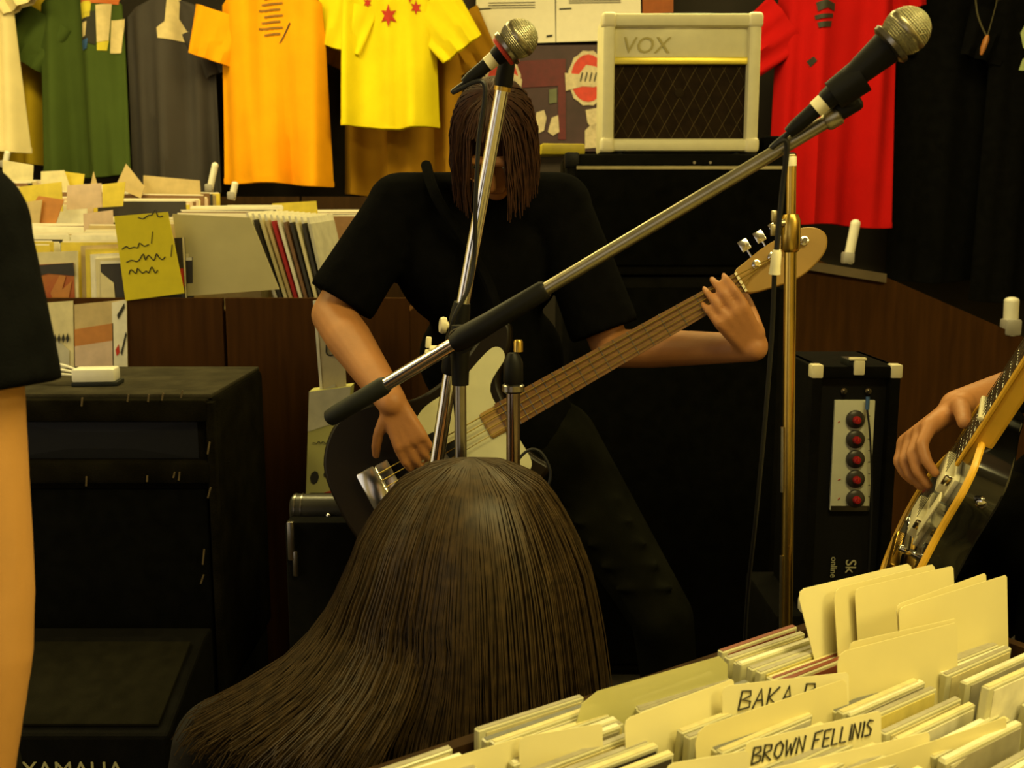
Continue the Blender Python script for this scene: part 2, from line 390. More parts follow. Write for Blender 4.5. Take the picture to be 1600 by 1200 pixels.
for k in range(7): decal(g, gf, 'print_line', ink_brown, 4.31, [(412 - (k % 3) * 4, -4 + k * 9.5), (438 + (k % 2) * 4, -6 + k * 9.5), (438 + (k % 2) * 4, -3 + k * 9.5), (412 - (k % 3) * 4, -.5 + k * 9.5)])
decal(g, gf, 'fold_shade', ink, 4.31, [(436, 68), (453, 36), (455, 37), (439, 66)])  # shade of a fold, painted as a thin flat dark sliver
tshirt(545, 722, 306, 4.59, ochre_c, 'long ochre t-shirt hanging behind the lemon yellow t-shirt', 6, sl=(.06, .075), drop=.68, amp=.024)
g, gf = tshirt(540, 682, 200, 4.38, yellow_c, 'lemon yellow t-shirt with red flower print', 7, sl=(.025, .11), drop=.44, amp=.024)
for cx_, cy_, r_ in ((609, 28, 14), (651, 14, 9), (642, -6, 11), (574, 4, 7)):
    pl = [(cx_ + r_ * (1 if i % 2 else .45) * math.cos(i * math.pi / 6), cy_ + 1.3 * r_ * (1 if i % 2 else .45) * math.sin(i * math.pi / 6)) for i in range(12)]
    decal(g, gf, 'print', ink_red, 4.37, pl)
g, gf = tshirt(1206, 1382, 352, 4.34, red_c, 'bright red t-shirt with small black emblem prints', 8, sl=(.20, .03), drop=.98, amp=.024, skew=-.04, sup=(-.22, 0))
decal(g, gf, 'print', ink, 4.31, [(1272, 6), (1288, 2), (1304, 6), (1303, 18), (1290, 14), (1274, 20)])
decal(g, gf, 'print', ink, 4.31, [(1270, 26), (1300, 22), (1300, 28), (1271, 33)])
decal(g, gf, 'print', ink, 4.31, [(1273, 38), (1298, 34), (1296, 43), (1275, 46)])
decal(g, gf, 'print', ink, 4.31, [(1208, 48), (1214, 18), (1219, 20), (1211, 50)])
decal(g, gf, 'print', ink, 4.31, [(1220, 94), (1227, 86), (1229, 92), (1223, 100)])
decal(g, gf, 'print', ink, 4.31, [(1260, 96), (1268, 90), (1272, 97), (1264, 106)])
tshirt(1384, 1530, 440, 4.44, black_cloth, 'black t-shirt hanging beside the bright red t-shirt', 9, sl=(.02, .03), drop=1.08, amp=.010)
g, gf = tshirt(1520, 1690, 470, 4.34, black_cloth, 'black t-shirt with pale green prints behind the wooden counter', 10, sl=(.03, .05), drop=1.1, amp=.010)
pgreen = mat('pale_green_print', (.38, .45, .22), .8, var=.1)
decal(g, gf, 'print', pgreen, 4.31, [(1594, 52), (1602, 36), (1612, 44), (1610, 70), (1598, 76)])
decal(g, gf, 'print', pgreen, 4.31, [(1591, 110), (1597, 92), (1612, 92), (1610, 112)])
# cord necklace hung in front of the black shirts
nk = thing('necklace', P(1535, 82, 4.25), 'thin cord necklace with a small orange pendant in front of black t-shirts', 'necklace')
cord_m = mat('olive_cord', (.06, .05, .02), .8, var=.2); pend_m = mat('orange_pendant_wood', (.34, .12, .02), .5, var=.25, scale=90)
part('cord', MB().tube(spline([P(1522, -40, 4.33), P(1527, 20, 4.28), P(1541, 56, 4.25)]), .0032, 6).tube(spline([P(1566, -40, 4.33), P(1556, 8, 4.28), P(1543, 56, 4.25)]), .002, 6), cord_m, nk, smooth=True)
part('pendant', MB().tube([P(1543, 55, 4.25), P(1541, 62, 4.25), P(1536, 76, 4.25), P(1533, 86, 4.25)], [.006, .012, .011, .005], 8), pend_m, nk, smooth=True)

# ------------------------------------------------------------------ posters and papers on the wall
def sheet(pl, Y, m, name, label, cat, group=None, t=.004):
    c = [P(x, y, Y) for x, y in pl]; mb = MB(); n = len(c)
    mb.add(c + [p + V((0, t, 0)) for p in c], [tuple(range(n)), tuple(reversed(range(n, 2 * n)))] + [(i, n + i, n + (i + 1) % n, (i + 1) % n) for i in range(n)])
    root = thing(name, P(sum(p[0] for p in pl) / n, max(p[1] for p in pl), Y), label, cat, group); part('sheet', mb, m, root); return root
def flat(root, name, pl, Y, m, label=None, t=.0012):
    c = [P(x, y, Y) for x, y in pl]; mb = MB(); n = len(c)
    mb.add(c + [p + V((0, t, 0)) for p in c], [tuple(range(n)), tuple(reversed(range(n, 2 * n)))] + [(i, n + i, n + (i + 1) % n, (i + 1) % n) for i in range(n)])
    return part(name, mb, m, root, label=label)
bd = single('notice_board', MB().box((P(860, 100, 4.66).x, 4.675, 1.95), (.48, .025, .55)), mat('dark_board', (.03, .02, .015), .9), 'dark notice board behind the posters and the cream amplifier', 'board')
YP = 4.60
for pl, lab in (([(743, -70), (866, -72), (868, 66), (745, 70)], 'white printed notice sheet pinned above the dark poster'), ([(869, -74), (1000, -76), (1002, 62), (869, 66)], 'white printed notice sheet next to the orange card')):
    r_ = sheet(pl, YP, paper, 'notice_sheet', lab, 'notice')
    for k in range(3):
        y_ = 4 + k * 4 if pl[0][0] < 800 else -2 + k * 3
        flat(r_, 'print_line', [(pl[0][0] + 20, y_), (pl[1][0] - 30, y_ - 1), (pl[1][0] - 30, y_), (pl[0][0] + 20, y_ + 1)], YP - .004, ink)
    flat(r_, 'print_line', [(pl[0][0] + 5, 13), (pl[0][0] + 24, 12), (pl[0][0] + 24, 14), (pl[0][0] + 5, 15)], YP - .004, ink)
    flat(r_, 'print_line', [(pl[1][0] - 12, 55), (pl[1][0] - 3, 54), (pl[1][0] - 3, 57), (pl[1][0] - 12, 58)], YP - .004, ink)
sheet([(1004, -60), (1052, -60), (1052, 30), (1004, 32)], YP, mat('rust_card', (.30, .08, .015), .8), 'card', 'rust orange card pinned behind the cream amplifier', 'card')
po = sheet([(738, 72), (948, 70), (948, 236), (738, 238)], YP - .01, purple, 'poster', 'dark purple concert poster with red and white emblems and pale figures', 'poster')
Yq = YP - .014
flat(po, 'maroon_panel', [(800, 96), (872, 92), (874, 134), (802, 138)], Yq, maroon); flat(po, 'maroon_panel', [(872, 92), (884, 92), (884, 218), (872, 218)], Yq, maroon)
def emblem(cx_, cy_, rx_, ry_, Y0):
    ring = lambda s, n=20, w=0: [(cx_ + rx_ * (s + (w if i % 2 else 0)) * math.cos(i * 2 * math.pi / n), cy_ + ry_ * (s + (w if i % 2 else 0)) * math.sin(i * 2 * math.pi / n)) for i in range(n)]
    flat(po, 'emblem_rim', ring(1.05, 24, .06), Y0 - .0015, creamp); flat(po, 'emblem_disc', ring(.93), Y0 - .003, redp)
    flat(po, 'emblem_band', [(cx_ - rx_ * 1.25, cy_ - ry_ * .2), (cx_ - rx_ * .5, cy_ - ry_ * .15), (cx_ - rx_ * .1, cy_ - ry_ * .52), (cx_ + rx_ * .4, cy_ - ry_ * .45), (cx_ + rx_ * 1.15, cy_ - ry_ * .1), (cx_ + rx_ * 1.1, cy_ + ry_ * .2), (cx_ + rx_ * .3, cy_ + ry_ * .35), (cx_ - rx_ * .3, cy_ + ry_ * .32), (cx_ - rx_ * 1.2, cy_ + ry_ * .5)], Y0 - .0045, creamp)
    for k in range(4):
        x_ = cx_ - rx_ * .45 + k * rx_ * .25; flat(po, 'emblem_mark', [(x_, cy_ + ry_ * .12), (x_ + rx_ * .12, cy_ - ry_ * .25), (x_ + rx_ * .18, cy_ - ry_ * .2), (x_ + rx_ * .06, cy_ + ry_ * .15)], Y0 - .006, ink)
emblem(919, 122, 29, 40, Yq); emblem(786, 128, 26, 40, Yq)
for pl in ([(786, 204), (802, 184), (812, 192), (820, 178), (832, 196), (834, 224), (800, 226), (788, 216)], [(836, 196), (838, 176), (850, 172), (854, 184), (850, 204), (842, 208)], [(856, 206), (862, 184), (872, 180), (874, 206), (864, 212)], [(915, 172), (936, 168), (938, 184), (928, 204), (918, 192)], [(914, 204), (922, 196), (940, 190), (942, 230), (914, 232)]):
    flat(po, 'figure', pl, Yq - .0015, creamp)
flat(po, 'pale_spot', [(858, 140), (870, 138), (870, 160), (858, 162)], Yq - .0015, mat('sage_ink', (.12, .13, .07), .7))

# ------------------------------------------------------------------ speaker stack with the small cream amplifier
def cabinet(name, label, cat, x0, x1, y0, y1, z0, z1, trim_m=None):
    r = thing(name, ((x0 + x1) / 2, (y0 + y1) / 2, z0), label, cat)
    c = V(((x0 + x1) / 2, (y0 + y1) / 2, (z0 + z1) / 2)); h = V(((x1 - x0) / 2, (y1 - y0) / 2, (z1 - z0) / 2))
    part('shell', MB().rbox(c, h, .012), black_tolex, r, smooth=True)
    part('grille', MB().rbox((c.x, y0 - .004, c.z), (h.x - .03, .008, h.z - .03), .004), black_grille, r, smooth=True)
    for sx in (-1, 1):
        for sz in (-1, 1):
            part('corner_cap', MB().rbox((c.x + sx * (h.x - .018), y0 + .016, c.z + sz * (h.z - .018)), (.022, .02, .022), .008), black_plastic, r, smooth=True)
    if trim_m:
        part('trim_strip', MB().box((c.x, y0 - .008, z1 - .040), (h.x - .03, .006, .0045)), trim_m, r)
    return r
CX0, CX1 = P(876, 600, 3.0).x, P(1228, 600, 3.0).x
cabinet('bass_speaker_cabinet', 'tall black bass speaker cabinet behind the bass player', 'speaker', CX0, CX1, 3.0, 3.42, .02, 1.24)
hd = cabinet('bass_amplifier', 'black amplifier head with a thin metal trim strip on the tall cabinet', 'amplifier', CX0 + .01, CX1, 3.0, 3.34, 1.245, P(1000, 240, 3.0).z, steel_worn)
za = P(1000, 240, 3.0).z
for px_ in (1085, 1110):
    part('panel_screw', MB().lathe(P(px_, 254, 2.995), P(px_, 254, 2.9), [(0, .005), (.006, .004)], 10), steel_worn, hd)
# the little amplifier
AY = 3.02
ax0, ax1 = P(941, 130, AY).x, P(1188, 130, AY).x; az0, az1 = za + .008, P(1000, 20, AY).z
ac = V(((ax0 + ax1) / 2, AY + .1, (az0 + az1) / 2)); ah = V(((ax1 - ax0) / 2, .1, (az1 - az0) / 2)); fr = .036
am = thing('guitar_amplifier', (ac.x, ac.y, za), 'small cream guitar amplifier with brown diamond grille on black stack', 'amplifier')
fb = MB()
fb.rbox((ac.x, ac.y, az1 - fr / 2), (ah.x, ah.y, fr / 2), .010).rbox((ac.x, ac.y, az0 + fr / 2), (ah.x, ah.y, fr / 2), .010)
fb.rbox((ax0 + fr / 2, ac.y, ac.z), (fr / 2, ah.y - .001, ah.z - .002), .010).rbox((ax1 - fr / 2, ac.y, ac.z), (fr / 2, ah.y - .001, ah.z - .002), .010)
part('frame', fb, cream_vinyl, am, smooth=True)
zc = az1 - fr - .088
part('control_panel', MB().rbox((ac.x, AY + .035, (zc + az1 - fr) / 2), (ah.x - fr + .004, .012, (az1 - fr - zc) / 2 + .004), .003), cream_vinyl, am, smooth=True)
part('gold_piping', MB().rbox((ac.x, AY + .022, zc - .004), (ah.x - fr + .003, .010, .0105), .004), gold_trim, am, smooth=True)
gz0, gz1 = az0 + fr, zc - .012
gr = part('grille', MB().box((ac.x, AY + .04, (gz0 + gz1) / 2), (ah.x - fr + .004, .008, (gz1 - gz0) / 2 + .006)), brown_grille, am)
tb = MB(); gx0, gx1 = ax0 + fr, ax1 - fr
for sg in (1, -1):
    for k in range(-6, 16):
        xb = gx0 + k * .042; pts = []
        for t in range(0, 41):
            z = gz0 + (gz1 - gz0) * t / 40; x = xb + sg * (z - gz0) * .55 + (0 if sg > 0 else .13)
            if gx0 <= x <= gx1: pts.append(V((x, AY + .0315, z)))
        if len(pts) > 2: tb.tube([pts[0], pts[-1]], .0011 if sg > 0 else .0005, 5)
part('diamond_thread', tb, gold_thread, gr)
part('speaker_hub', MB().ell((ac.x + .0, AY + .031, (gz0 + gz1) / 2 + .025), (.014, .004, .014)), mat('dim_hub', (.026, .017, .008), .8, spec=.1), gr, smooth=True)
part('logo', text_mb('VOX', .064, V((gx0 + .02, AY + .022, zc + .018)), V((1, 0, 0)), V((0, 0, 1)), .001, .001, shear=.15), gold_print, am)
for sx in (-1, 1):
    for sz in (-1, 1):
        part('corner_cap', MB().rbox((ac.x + sx * (ah.x - .018), AY + .016, ac.z + sz * (ah.z - .018)), (.022, .020, .022), .012, seg=3), cream_plastic, am, smooth=True)
    part('foot', MB().lathe((ac.x + sx * .17, AY + .03, za), (ac.x + sx * .17, AY + .03, 9), [(0, .012), (.012, .012)], 12), black_rubber, am)
part('handle', MB().tube(spline([V((ac.x - .06, AY + .1, az1)), V((ac.x - .055, AY + .1, az1 + .012)), V((ac.x + .1, AY + .1, az1 + .014)), V((ac.x + .11, AY + .1, az1))]), .006, 8), black_rubber, am, smooth=True)
for sx in (-.065, .115): part('handle_bracket', MB().rbox((ac.x + sx, AY + .1, az1 + .006), (.010, .012, .007), .003), chrome, am, smooth=True)
single('equipment_pouch', MB().rbox(P(1202, 228, 3.12) + V((0, 0, 0)), (.03, .045, .026), .012), black_cloth, 'small black pouch lying beside the cream amplifier', 'pouch', smooth=True)
yb = P(895, 238, 3.1); single('yellow_case', MB().rbox((yb.x - .035, 3.12, za + .0175), (.065, .05, .016), .006, Matrix.Rotation(.12, 3, 'Z')), yel_pl, 'flat yellow plastic case lying beside the cream amplifier', 'case', smooth=True)

# ------------------------------------------------------------------ wooden record bin on the right
rb0 = [(1236, 408), (1382, 432), (1600, 527), (1740, 590)]
tp = [P(x, y, 3.42) for x, y in rb0]
rb = thing('record_bin', (tp[1].x, 3.8, 0), 'brown wooden record bin with sloping top below the red t-shirt', 'bin')
poly = [(tp[0].x, .0)] + [(p.x, p.z) for p in tp] + [(tp[-1].x, 0)]
EXZ = (V((1, 0, 0)), V((0, 0, 1)), V((0, 1, 0)))
part('end_panel', MB().prism(poly, (0, 0, 0), *EXZ, 3.42, 3.45), wood, rb)
part('back_panel', MB().prism([(x, z + (.03 if z else 0)) for x, z in poly], (0, 0, 0), *EXZ, 4.2, 4.23), wood, rb)
part('left_side', MB().box((tp[0].x + .015, 3.825, (tp[0].z - .02) / 2), (.015, .375, (tp[0].z - .02) / 2)), wood, rb)
part('front_side', MB().box((tp[3].x - .015, 3.825, (tp[3].z - .02) / 2), (.015, .375, (tp[3].z - .02) / 2)), wood, rb)
sh = MB()
for a, b in zip(tp[:-1], tp[1:]):
    d = V((0, 0, -.05)); o = [V((a.x, 3.45, a.z)) + d, V((b.x, 3.45, b.z)) + d, V((b.x, 4.2, b.z)) + d, V((a.x, 4.2, a.z)) + d]
    sh.add(o + [p + V((0, 0, -.02)) for p in o], [(0, 1, 2, 3), (7, 6, 5, 4), (0, 4, 5, 1), (1, 5, 6, 2), (2, 6, 7, 3), (3, 7, 4, 0)])
part('shelf_board', sh, wood_dark, rb)
ldg = MB(); a, b = tp[0] + V((0, 0, .01)), tp[1] + V((0, 0, .01))
o = [V((a.x, 3.40, a.z)), V((b.x, 3.40, b.z)), V((b.x, 4.2, b.z)), V((a.x, 4.2, a.z))]
ldg.add(o + [p + V((0, 0, -.03)) for p in o], [(0, 1, 2, 3), (7, 6, 5, 4), (0, 4, 5, 1), (1, 5, 6, 2), (2, 6, 7, 3), (3, 7, 4, 0)])
part('ledge', ldg, mat('worn_ledge', (.12, .085, .045), .7, var=.2, scale=8), rb)
def sleeve_record(c, w_, h_, t_, M, m, label, grp, name='record_sleeve', cat='record'):
    root = thing(name, c - V((0, 0, 0)), label, cat, grp)
    b_ = MB().box((0, 0, h_ / 2), (w_ / 2, t_ / 2, h_ / 2)); b_.v = [V(c) + M @ p for p in b_.v]
    part('cardboard_sleeve', b_, m, root)
    e_ = MB().box((0, 0, h_ + .0015), (w_ / 2 - .004, t_ / 2 - .0007, .0025)); e_.v = [V(c) + M @ p for p in e_.v]
    part('inner_sleeve_edge', e_, paper, root)
    return root
# black records lying back in the right bin
lpblk = mat('black_record_cover', (.010, .009, .008), .5, var=.3)
for k in range(10):
    x = tp[1].x + .05 + k * .04; zz = tp[1].z + (tp[2].z - tp[1].z) * (x - tp[1].x) / (tp[2].x - tp[1].x)
    sleeve_record(V((x, 3.85, zz - .30)), .31, .305, .004, Matrix.Rotation(rad(90), 3, 'Z') @ Matrix.Rotation(rad(8), 3, 'X'), lpblk, 'black record sleeve standing in the sloping wooden bin', 'records in the sloping bin')
def clip(px, py0, py1, Y, wpx, tilt, label, grp):
    a = P(px - tilt, py1, Y); b = P(px, py0, Y); r = wpx / FOC * Y / 2
    root = thing('plastic_clip', a, label, 'clip', grp)
    pts = spline([a, a.lerp(b, .35), a.lerp(b, .75), b], 5)
    n = len(pts); part('clip_arm', MB().tube(pts, [r * (1 if i < n - 2 else .8 if i < n - 1 else .35) for i in range(n)], 10), white_pl, root, smooth=50)
    part('clip_jaw', MB().rbox(a + V((0, 0, r * 1.2)), (r * 1.15, r * 1.2, r * 1.2), r * .4), mat('grey_clip_jaw', (.30, .28, .26), .4, var=.05), root, smooth=True)
    return root
clip(1338, 343, 412, 3.9, 15, 14, 'white plastic clip on the ledge under the red t-shirt', None)
clip(1581, 464, 524, 3.44, 22, 3, 'thick cream plastic clip standing on the sloping bin edge beside guitar neck', None)

# ------------------------------------------------------------------ record bins on the left
BY = 3.03
def bin_unit(pxa, pxb, label):
    xa, xb = P(pxa, 468, BY).x, P(pxb, 468, BY).x; zt = P(300, 466, BY).z
    r = thing('record_bin', ((xa + xb) / 2, BY, 0), label, 'bin')
    part('front_panel', MB().box(((xa + xb) / 2, BY + .012, zt / 2), ((xb - xa) / 2 - .003, .012, zt / 2)), wood, r)
    for x in (xa + .012, xb - .012): part('side_panel', MB().box((x, BY + .6, zt / 2 - .02), (.010, .57, zt / 2 - .02)), wood, r)
    part('back_panel', MB().box(((xa + xb) / 2, BY + 1.18, .75), ((xb - xa) / 2 - .003, .012, .75)), wood_dark, r)
    for y0, y1, z in ((.025, .55, zt - .185), (.56, 1.165, zt - .065)):
        part('bin_floor', MB().box(((xa + xb) / 2, BY + (y0 + y1) / 2, z), ((xb - xa) / 2 - .026, (y1 - y0) / 2, .01)), wood_dark, r)
    part('step_board', MB().box(((xa + xb) / 2, BY + .555, zt - .06), ((xb - xa) / 2 - .026, .006, .12)), wood_dark, r)
    return zt
zt = bin_unit(-150, 348, 'brown wooden record bin behind the worn black speaker')
bin_unit(350, 640, 'brown wooden record bin between worn speaker and bass player')
rg = random.Random(11)
pal = [('white', (.78, .74, .60)), ('cream', (.70, .62, .36)), ('pale grey', (.50, .47, .36)), ('buff', (.55, .42, .20)), ('yellow', (.66, .52, .05)), ('brown', (.20, .10, .04)), ('dark', (.03, .025, .02)), ('pinkish', (.62, .46, .34)), ('orange', (.50, .20, .04))]
palm = {n: mat(n.replace(' ', '_') + '_record_cover', c, .6, var=.12, scale=25) for n, c in pal}
def lp_col(pxc, Y0, Y1, n, ztop0, ztop1, tilt, names, where, grp, yaw=0):
    xc = P(pxc, 400, (Y0 + Y1) / 2).x
    for i in range(n):
        t = i / max(1, n - 1); Y = Y0 + (Y1 - Y0) * t; z = ztop0 + (ztop1 - ztop0) * t + rg.uniform(-.008, .008)
        nm = names[rg.randrange(len(names))]
        M = Matrix.Rotation(rad(-tilt + rg.uniform(-1, 1)), 3, 'X') @ Matrix.Rotation(rad(rg.uniform(-.8, .8)), 3, 'Y') @ Matrix.Rotation(rad(yaw), 3, 'Z')
        sleeve_record(V((xc + rg.uniform(-.006, .006), Y, z - .308)), .312, .308, .005, M, palm[nm], '%s record sleeve filed in the %s' % (nm, where), grp)
zy = lambda py, Y: P(300, py, Y).z
W1 = ['white', 'white', 'cream', 'pale grey', 'buff', 'brown', 'dark', 'yellow']
lp_col(38, 3.09, 3.46, 14, zy(382, 3.09), zy(352, 3.46), 5, W1, 'wooden bin front row beside the red-orange cover', 'front records behind the red-orange cover')
lp_col(206, 3.10, 3.46, 14, zy(378, 3.10), zy(340, 3.46), 5, W1, 'wooden bin front row behind the yellow sign', 'front records behind the yellow sign')
lp_col(352, 3.12, 3.46, 12, zy(345, 3.12), zy(324, 3.46), 5, W1, 'wooden bin front row behind the grey board', 'front records behind the grey board')
W2 = ['white', 'cream', 'pinkish', 'yellow', 'buff', 'white', 'brown', 'dark']
lp_col(-30, 3.66, 4.1, 12, zy(305, 3.66), zy(280, 4.1), 4, W2, 'raised back row below the cream t-shirt', 'back row records below the cream shirt')
lp_col(112, 3.66, 4.1, 12, zy(318, 3.66), zy(286, 4.1), 4, W2, 'raised back row below the dark green t-shirt', 'back row records below the green shirt')
lp_col(254, 3.66, 4.1, 12, zy(318, 3.66), zy(300, 4.1), 4, W2, 'raised back row below the charcoal t-shirt', 'back row records below the charcoal shirt')
lp_col(400, 3.70, 4.1, 9, zy(330, 3.7), zy(322, 4.1), 4, ['buff', 'pinkish', 'yellow'], 'raised back row below the orange t-shirt', 'back row records below the orange shirt')
lp_col(545, 3.70, 4.1, 8, zy(334, 3.7), zy(330, 4.1), 4, ['brown', 'buff', 'dark'], 'raised back row behind the bass player', 'back row records behind the bass player')
# front covers
def board(name, quad, Y, m, label, cat, lean=.0, t=.006):
    a, b, c, d = [P(x, y, Y) for x, y in quad]                    # TL TR BR BL
    for p in (a, b): p.y += lean
    root = thing(name, (c + d) / 2, label, cat)
    mb = MB(); q = [a, b, c, d]; mb.add(q + [p + V((0, t, 0)) for p in q], [(0, 1, 2, 3), (7, 6, 5, 4), (0, 4, 5, 1), (1, 5, 6, 2), (2, 6, 7, 3), (3, 7, 4, 0)])
    part('sheet', mb, m, root); return root, (a, b, c, d)
def on(root, qd, name, uvs, m, lift=.002):
    a, b, c, d = qd; n_ = (b - a).cross(d - a).normalized(); n_ = n_ if n_.y < 0 else -n_
    pts = [(a.lerp(b, u)).lerp(d.lerp(c, u), v_) + n_ * lift for u, v_ in uvs]; k = len(pts)
    return part(name, MB().add(pts + [p - n_ * .0008 for p in pts], [tuple(range(k)), tuple(reversed(range(k, 2 * k)))] + [(i, k + i, k + (i + 1) % k, (i + 1) % k) for i in range(k)]), m, root)
rgm = random.Random(5)
r_, q_ = board('record_sleeve', [(-32, 398), (121, 392), (124, 520), (-28, 524)], 3.07, palm['cream'], 'record sleeve with red and orange abstract cover in wooden bin', 'record')
on(r_, q_, 'cover_print', [(.05, .16), (.96, .14), (.97, .95), (.05, .95)], mat('red_cover_art', (.35, .05, .015), .6, col2=(.45, .16, .02), scale=14), .002)
on(r_, q_, 'cover_print', [(.5, .16), (.96, .14), (.97, .3), (.7, .26), (.55, .3)], palm['dark'], .004)
on(r_, q_, 'cover_print', [(.72, .5), (.82, .28), (.88, .3), (.84, .46), (.94, .36), (.9, .6), (.78, .7)], palm['orange'], .004)
for k, (dx, nm) in enumerate(((0, 'buff'), (7, 'yellow'), (15, 'white'), (23, 'cream'))):
    r_, q_ = board('record_sleeve', [(126 + dx, 384 + dx * .9), (272 + dx, 378 + dx * .8), (278 + dx, 520), (130 + dx, 522)], 3.085 - k * .007, palm[nm], '%s record sleeve stepped behind the dark picture cover' % nm, 'record')
r_, q_ = board('record_sleeve', [(157, 408), (300, 402), (304, 520), (160, 522)], 3.058, palm['dark'], 'record sleeve with a dark photograph cover beside the yellow sign', 'record')
on(r_, q_, 'cover_print', [(.0, .15), (.14, .3), (.16, .7), (.0, .95)], palm['cream'])
on(r_, q_, 'cover_border', [(0, 0), (1, 0), (1, .04), (0, .04)], palm['white'])
r_, q_ = board('record_sleeve', [(272, 372), (288, 371), (292, 466), (284, 468)], 3.045, palm['dark'], 'narrow dark record edge with a red patch beside the yellow sign', 'record')
on(r_, q_, 'red_patch', [(.1, .5), (.7, .5), (.7, .8), (.1, .8)], ink_red); on(r_, q_, 'white_edge', [(.8, 0), (1, 0), (1, 1), (.8, 1)], palm['cream'])
r_, q_ = board('record_sleeve', [(266, 334), (388, 340), (436, 452), (288, 463)], 3.055, grey_board, 'plain greyish tan record sleeve leaning beside the yellow sign', 'record', lean=.02)
ys, q_ = board('handwritten_sign', [(178, 338), (262, 331), (288, 458), (196, 470)], 3.018, yellow_sign, 'bright yellow handwritten card sign hanging over the record bin', 'sign', t=.003)
a, b, c, d = q_; ex = (b - a).normalized(); ey = (a - d); ey = (ey - ex * ey.dot(ex)).normalized()
for k, (v_, u0, u1) in enumerate(((.06, .45, .95), (.40, .08, .62), (.56, .12, .92), (.72, .12, .75))):
    o_ = a.lerp(b, u0).lerp(d.lerp(c, u0), v_); part('handwriting', scribble(o_, ex, ey, (b - a).length * (u1 - u0), .032, 30 + k, .0018), ink, ys)
for u0, v_ in ((.60, .36), (.9, .54)):
    o_ = a.lerp(b, u0).lerp(d.lerp(c, u0), v_); n_ = ex.cross(ey); part('handwriting', MB().tube([o_ + n_ * .001, o_ + ex * .008 + ey * .034 + n_ * .001], .0013, 5), ink, ys)
# fanned records leaning to the right
fan = [('white', palm['white']), ('dark', palm['dark']), ('cream', palm['cream']), ('buff', palm['buff']), ('red', mat('red_record_cover', (.40, .01, .01), .6, var=.1)), ('white', palm['white']), ('brown', palm['brown']), ('dark', palm['dark']), ('cream', palm['cream']), ('dark', palm['dark']), ('pale grey', palm['pale grey'])]
fanl = ['white record sleeve first in the leaning fan beside the grey board', 'dark record sleeve second in the leaning fan', 'cream record sleeve before the buff one in the leaning fan', 'buff record sleeve touching the red one in the leaning fan', 'red record sleeve in the leaning fan', 'white record sleeve touching the red one in the leaning fan', 'brown record sleeve in the leaning fan', 'dark record sleeve touching the brown one in the leaning fan', 'cream record sleeve between two dark ones in the leaning fan', 'dark record sleeve touching the pale grey one in the leaning fan', 'pale grey record sleeve last in the leaning fan beside the bass player']
for k, (nm, m_) in enumerate(fan):
    x0 = 392 + k * 9.6; xb = 428 + k * 8.2
    a, b = P(x0, 352 + k * 2, 3.10), P(xb, 458 + k * 1.0, 3.10)
    root = thing('record_sleeve', b, fanl[k], 'record', 'leaning records beside the bass player')
    dirv = (a - b).normalized(); top = b + dirv * .23; side = V((dirv.z, 0, -dirv.x)) * .0045; dp = V((.02, .3, .012))
    lowr = b - dirv * .03
    q = [lowr - side, lowr + side, top + side, top - side]
    part('cardboard_sleeve', MB().add(q + [p + dp for p in q], [(0, 1, 2, 3), (7, 6, 5, 4), (0, 4, 5, 1), (1, 5, 6, 2), (2, 6, 7, 3), (3, 7, 4, 0)]), m_, root)
    q = [top - side * .8, top + side * .8, top + side * .8 + dirv * .02, top - side * .8 + dirv * .02]
    part('plastic_edge', MB().add(q + [p + dp for p in q], [(0, 1, 2, 3), (7, 6, 5, 4), (0, 4, 5, 1), (1, 5, 6, 2), (2, 6, 7, 3), (3, 7, 4, 0)]), palm['white'], root)
# divider cards sticking up in the back row
div = [([(30, 292), (96, 284), (98, 330), (30, 334)], 'yellow', 3.62), ([(105, 290), (158, 286), (160, 324), (104, 328)], 'pinkish', 3.61), ([(160, 288), (196, 284), (192, 322), (160, 324)], 'yellow', 3.6), ([(64, 268), (100, 266), (112, 300), (64, 300)], 'cream', 3.9), ([(100, 268), (132, 272), (128, 300), (102, 300)], 'yellow', 3.92),
       ([(140, 296), (146, 268), (154, 296), (150, 310)], 'buff', 3.95), ([(180, 292), (197, 256), (226, 292), (220, 310)], 'buff', 3.9), ([(224, 274), (312, 282), (314, 312), (224, 310)], 'buff', 3.95), ([(425, 318), (494, 314), (498, 346), (430, 350)], 'yellow', 3.66), ([(60, 306), (100, 312), (86, 352), (30, 350)], 'orange', 3.5), ([(20, 318), (66, 312), (60, 360), (22, 362)], 'buff', 3.49), ([(130, 334), (176, 328), (178, 376), (132, 378)], 'pinkish', 3.4), ([(4, 250), (52, 258), (50, 300), (4, 300)], 'cream', 4.05)]
places = ['above the red-orange cover', 'below the dark green t-shirt', 'beside the pinkish divider', 'under the gold t-shirt', 'between gold and green t-shirts', 'bent to a point below the green t-shirt', 'bent to a tall point below the charcoal t-shirt', 'below the charcoal t-shirt', 'behind the leaning fan of records', 'printed over the white record tops', 'over the white record tops', 'left of the yellow sign', 'under the cream t-shirt']
for (qd, nm, Y), pl in zip(div, places):
    board('divider_card', qd, Y, palm[nm], '%s record divider card %s' % (nm, pl), 'divider', t=.003)
clip(12, 236, 262, 4.1, 9, 5, 'small white plastic clip below the cream t-shirt', None)
clip(337, 254, 300, 4.05, 10, 10, 'white plastic clip below the charcoal t-shirt', None)
clip(368, 284, 312, 4.0, 10, 6, 'short white plastic clip below the orange t-shirt', None)
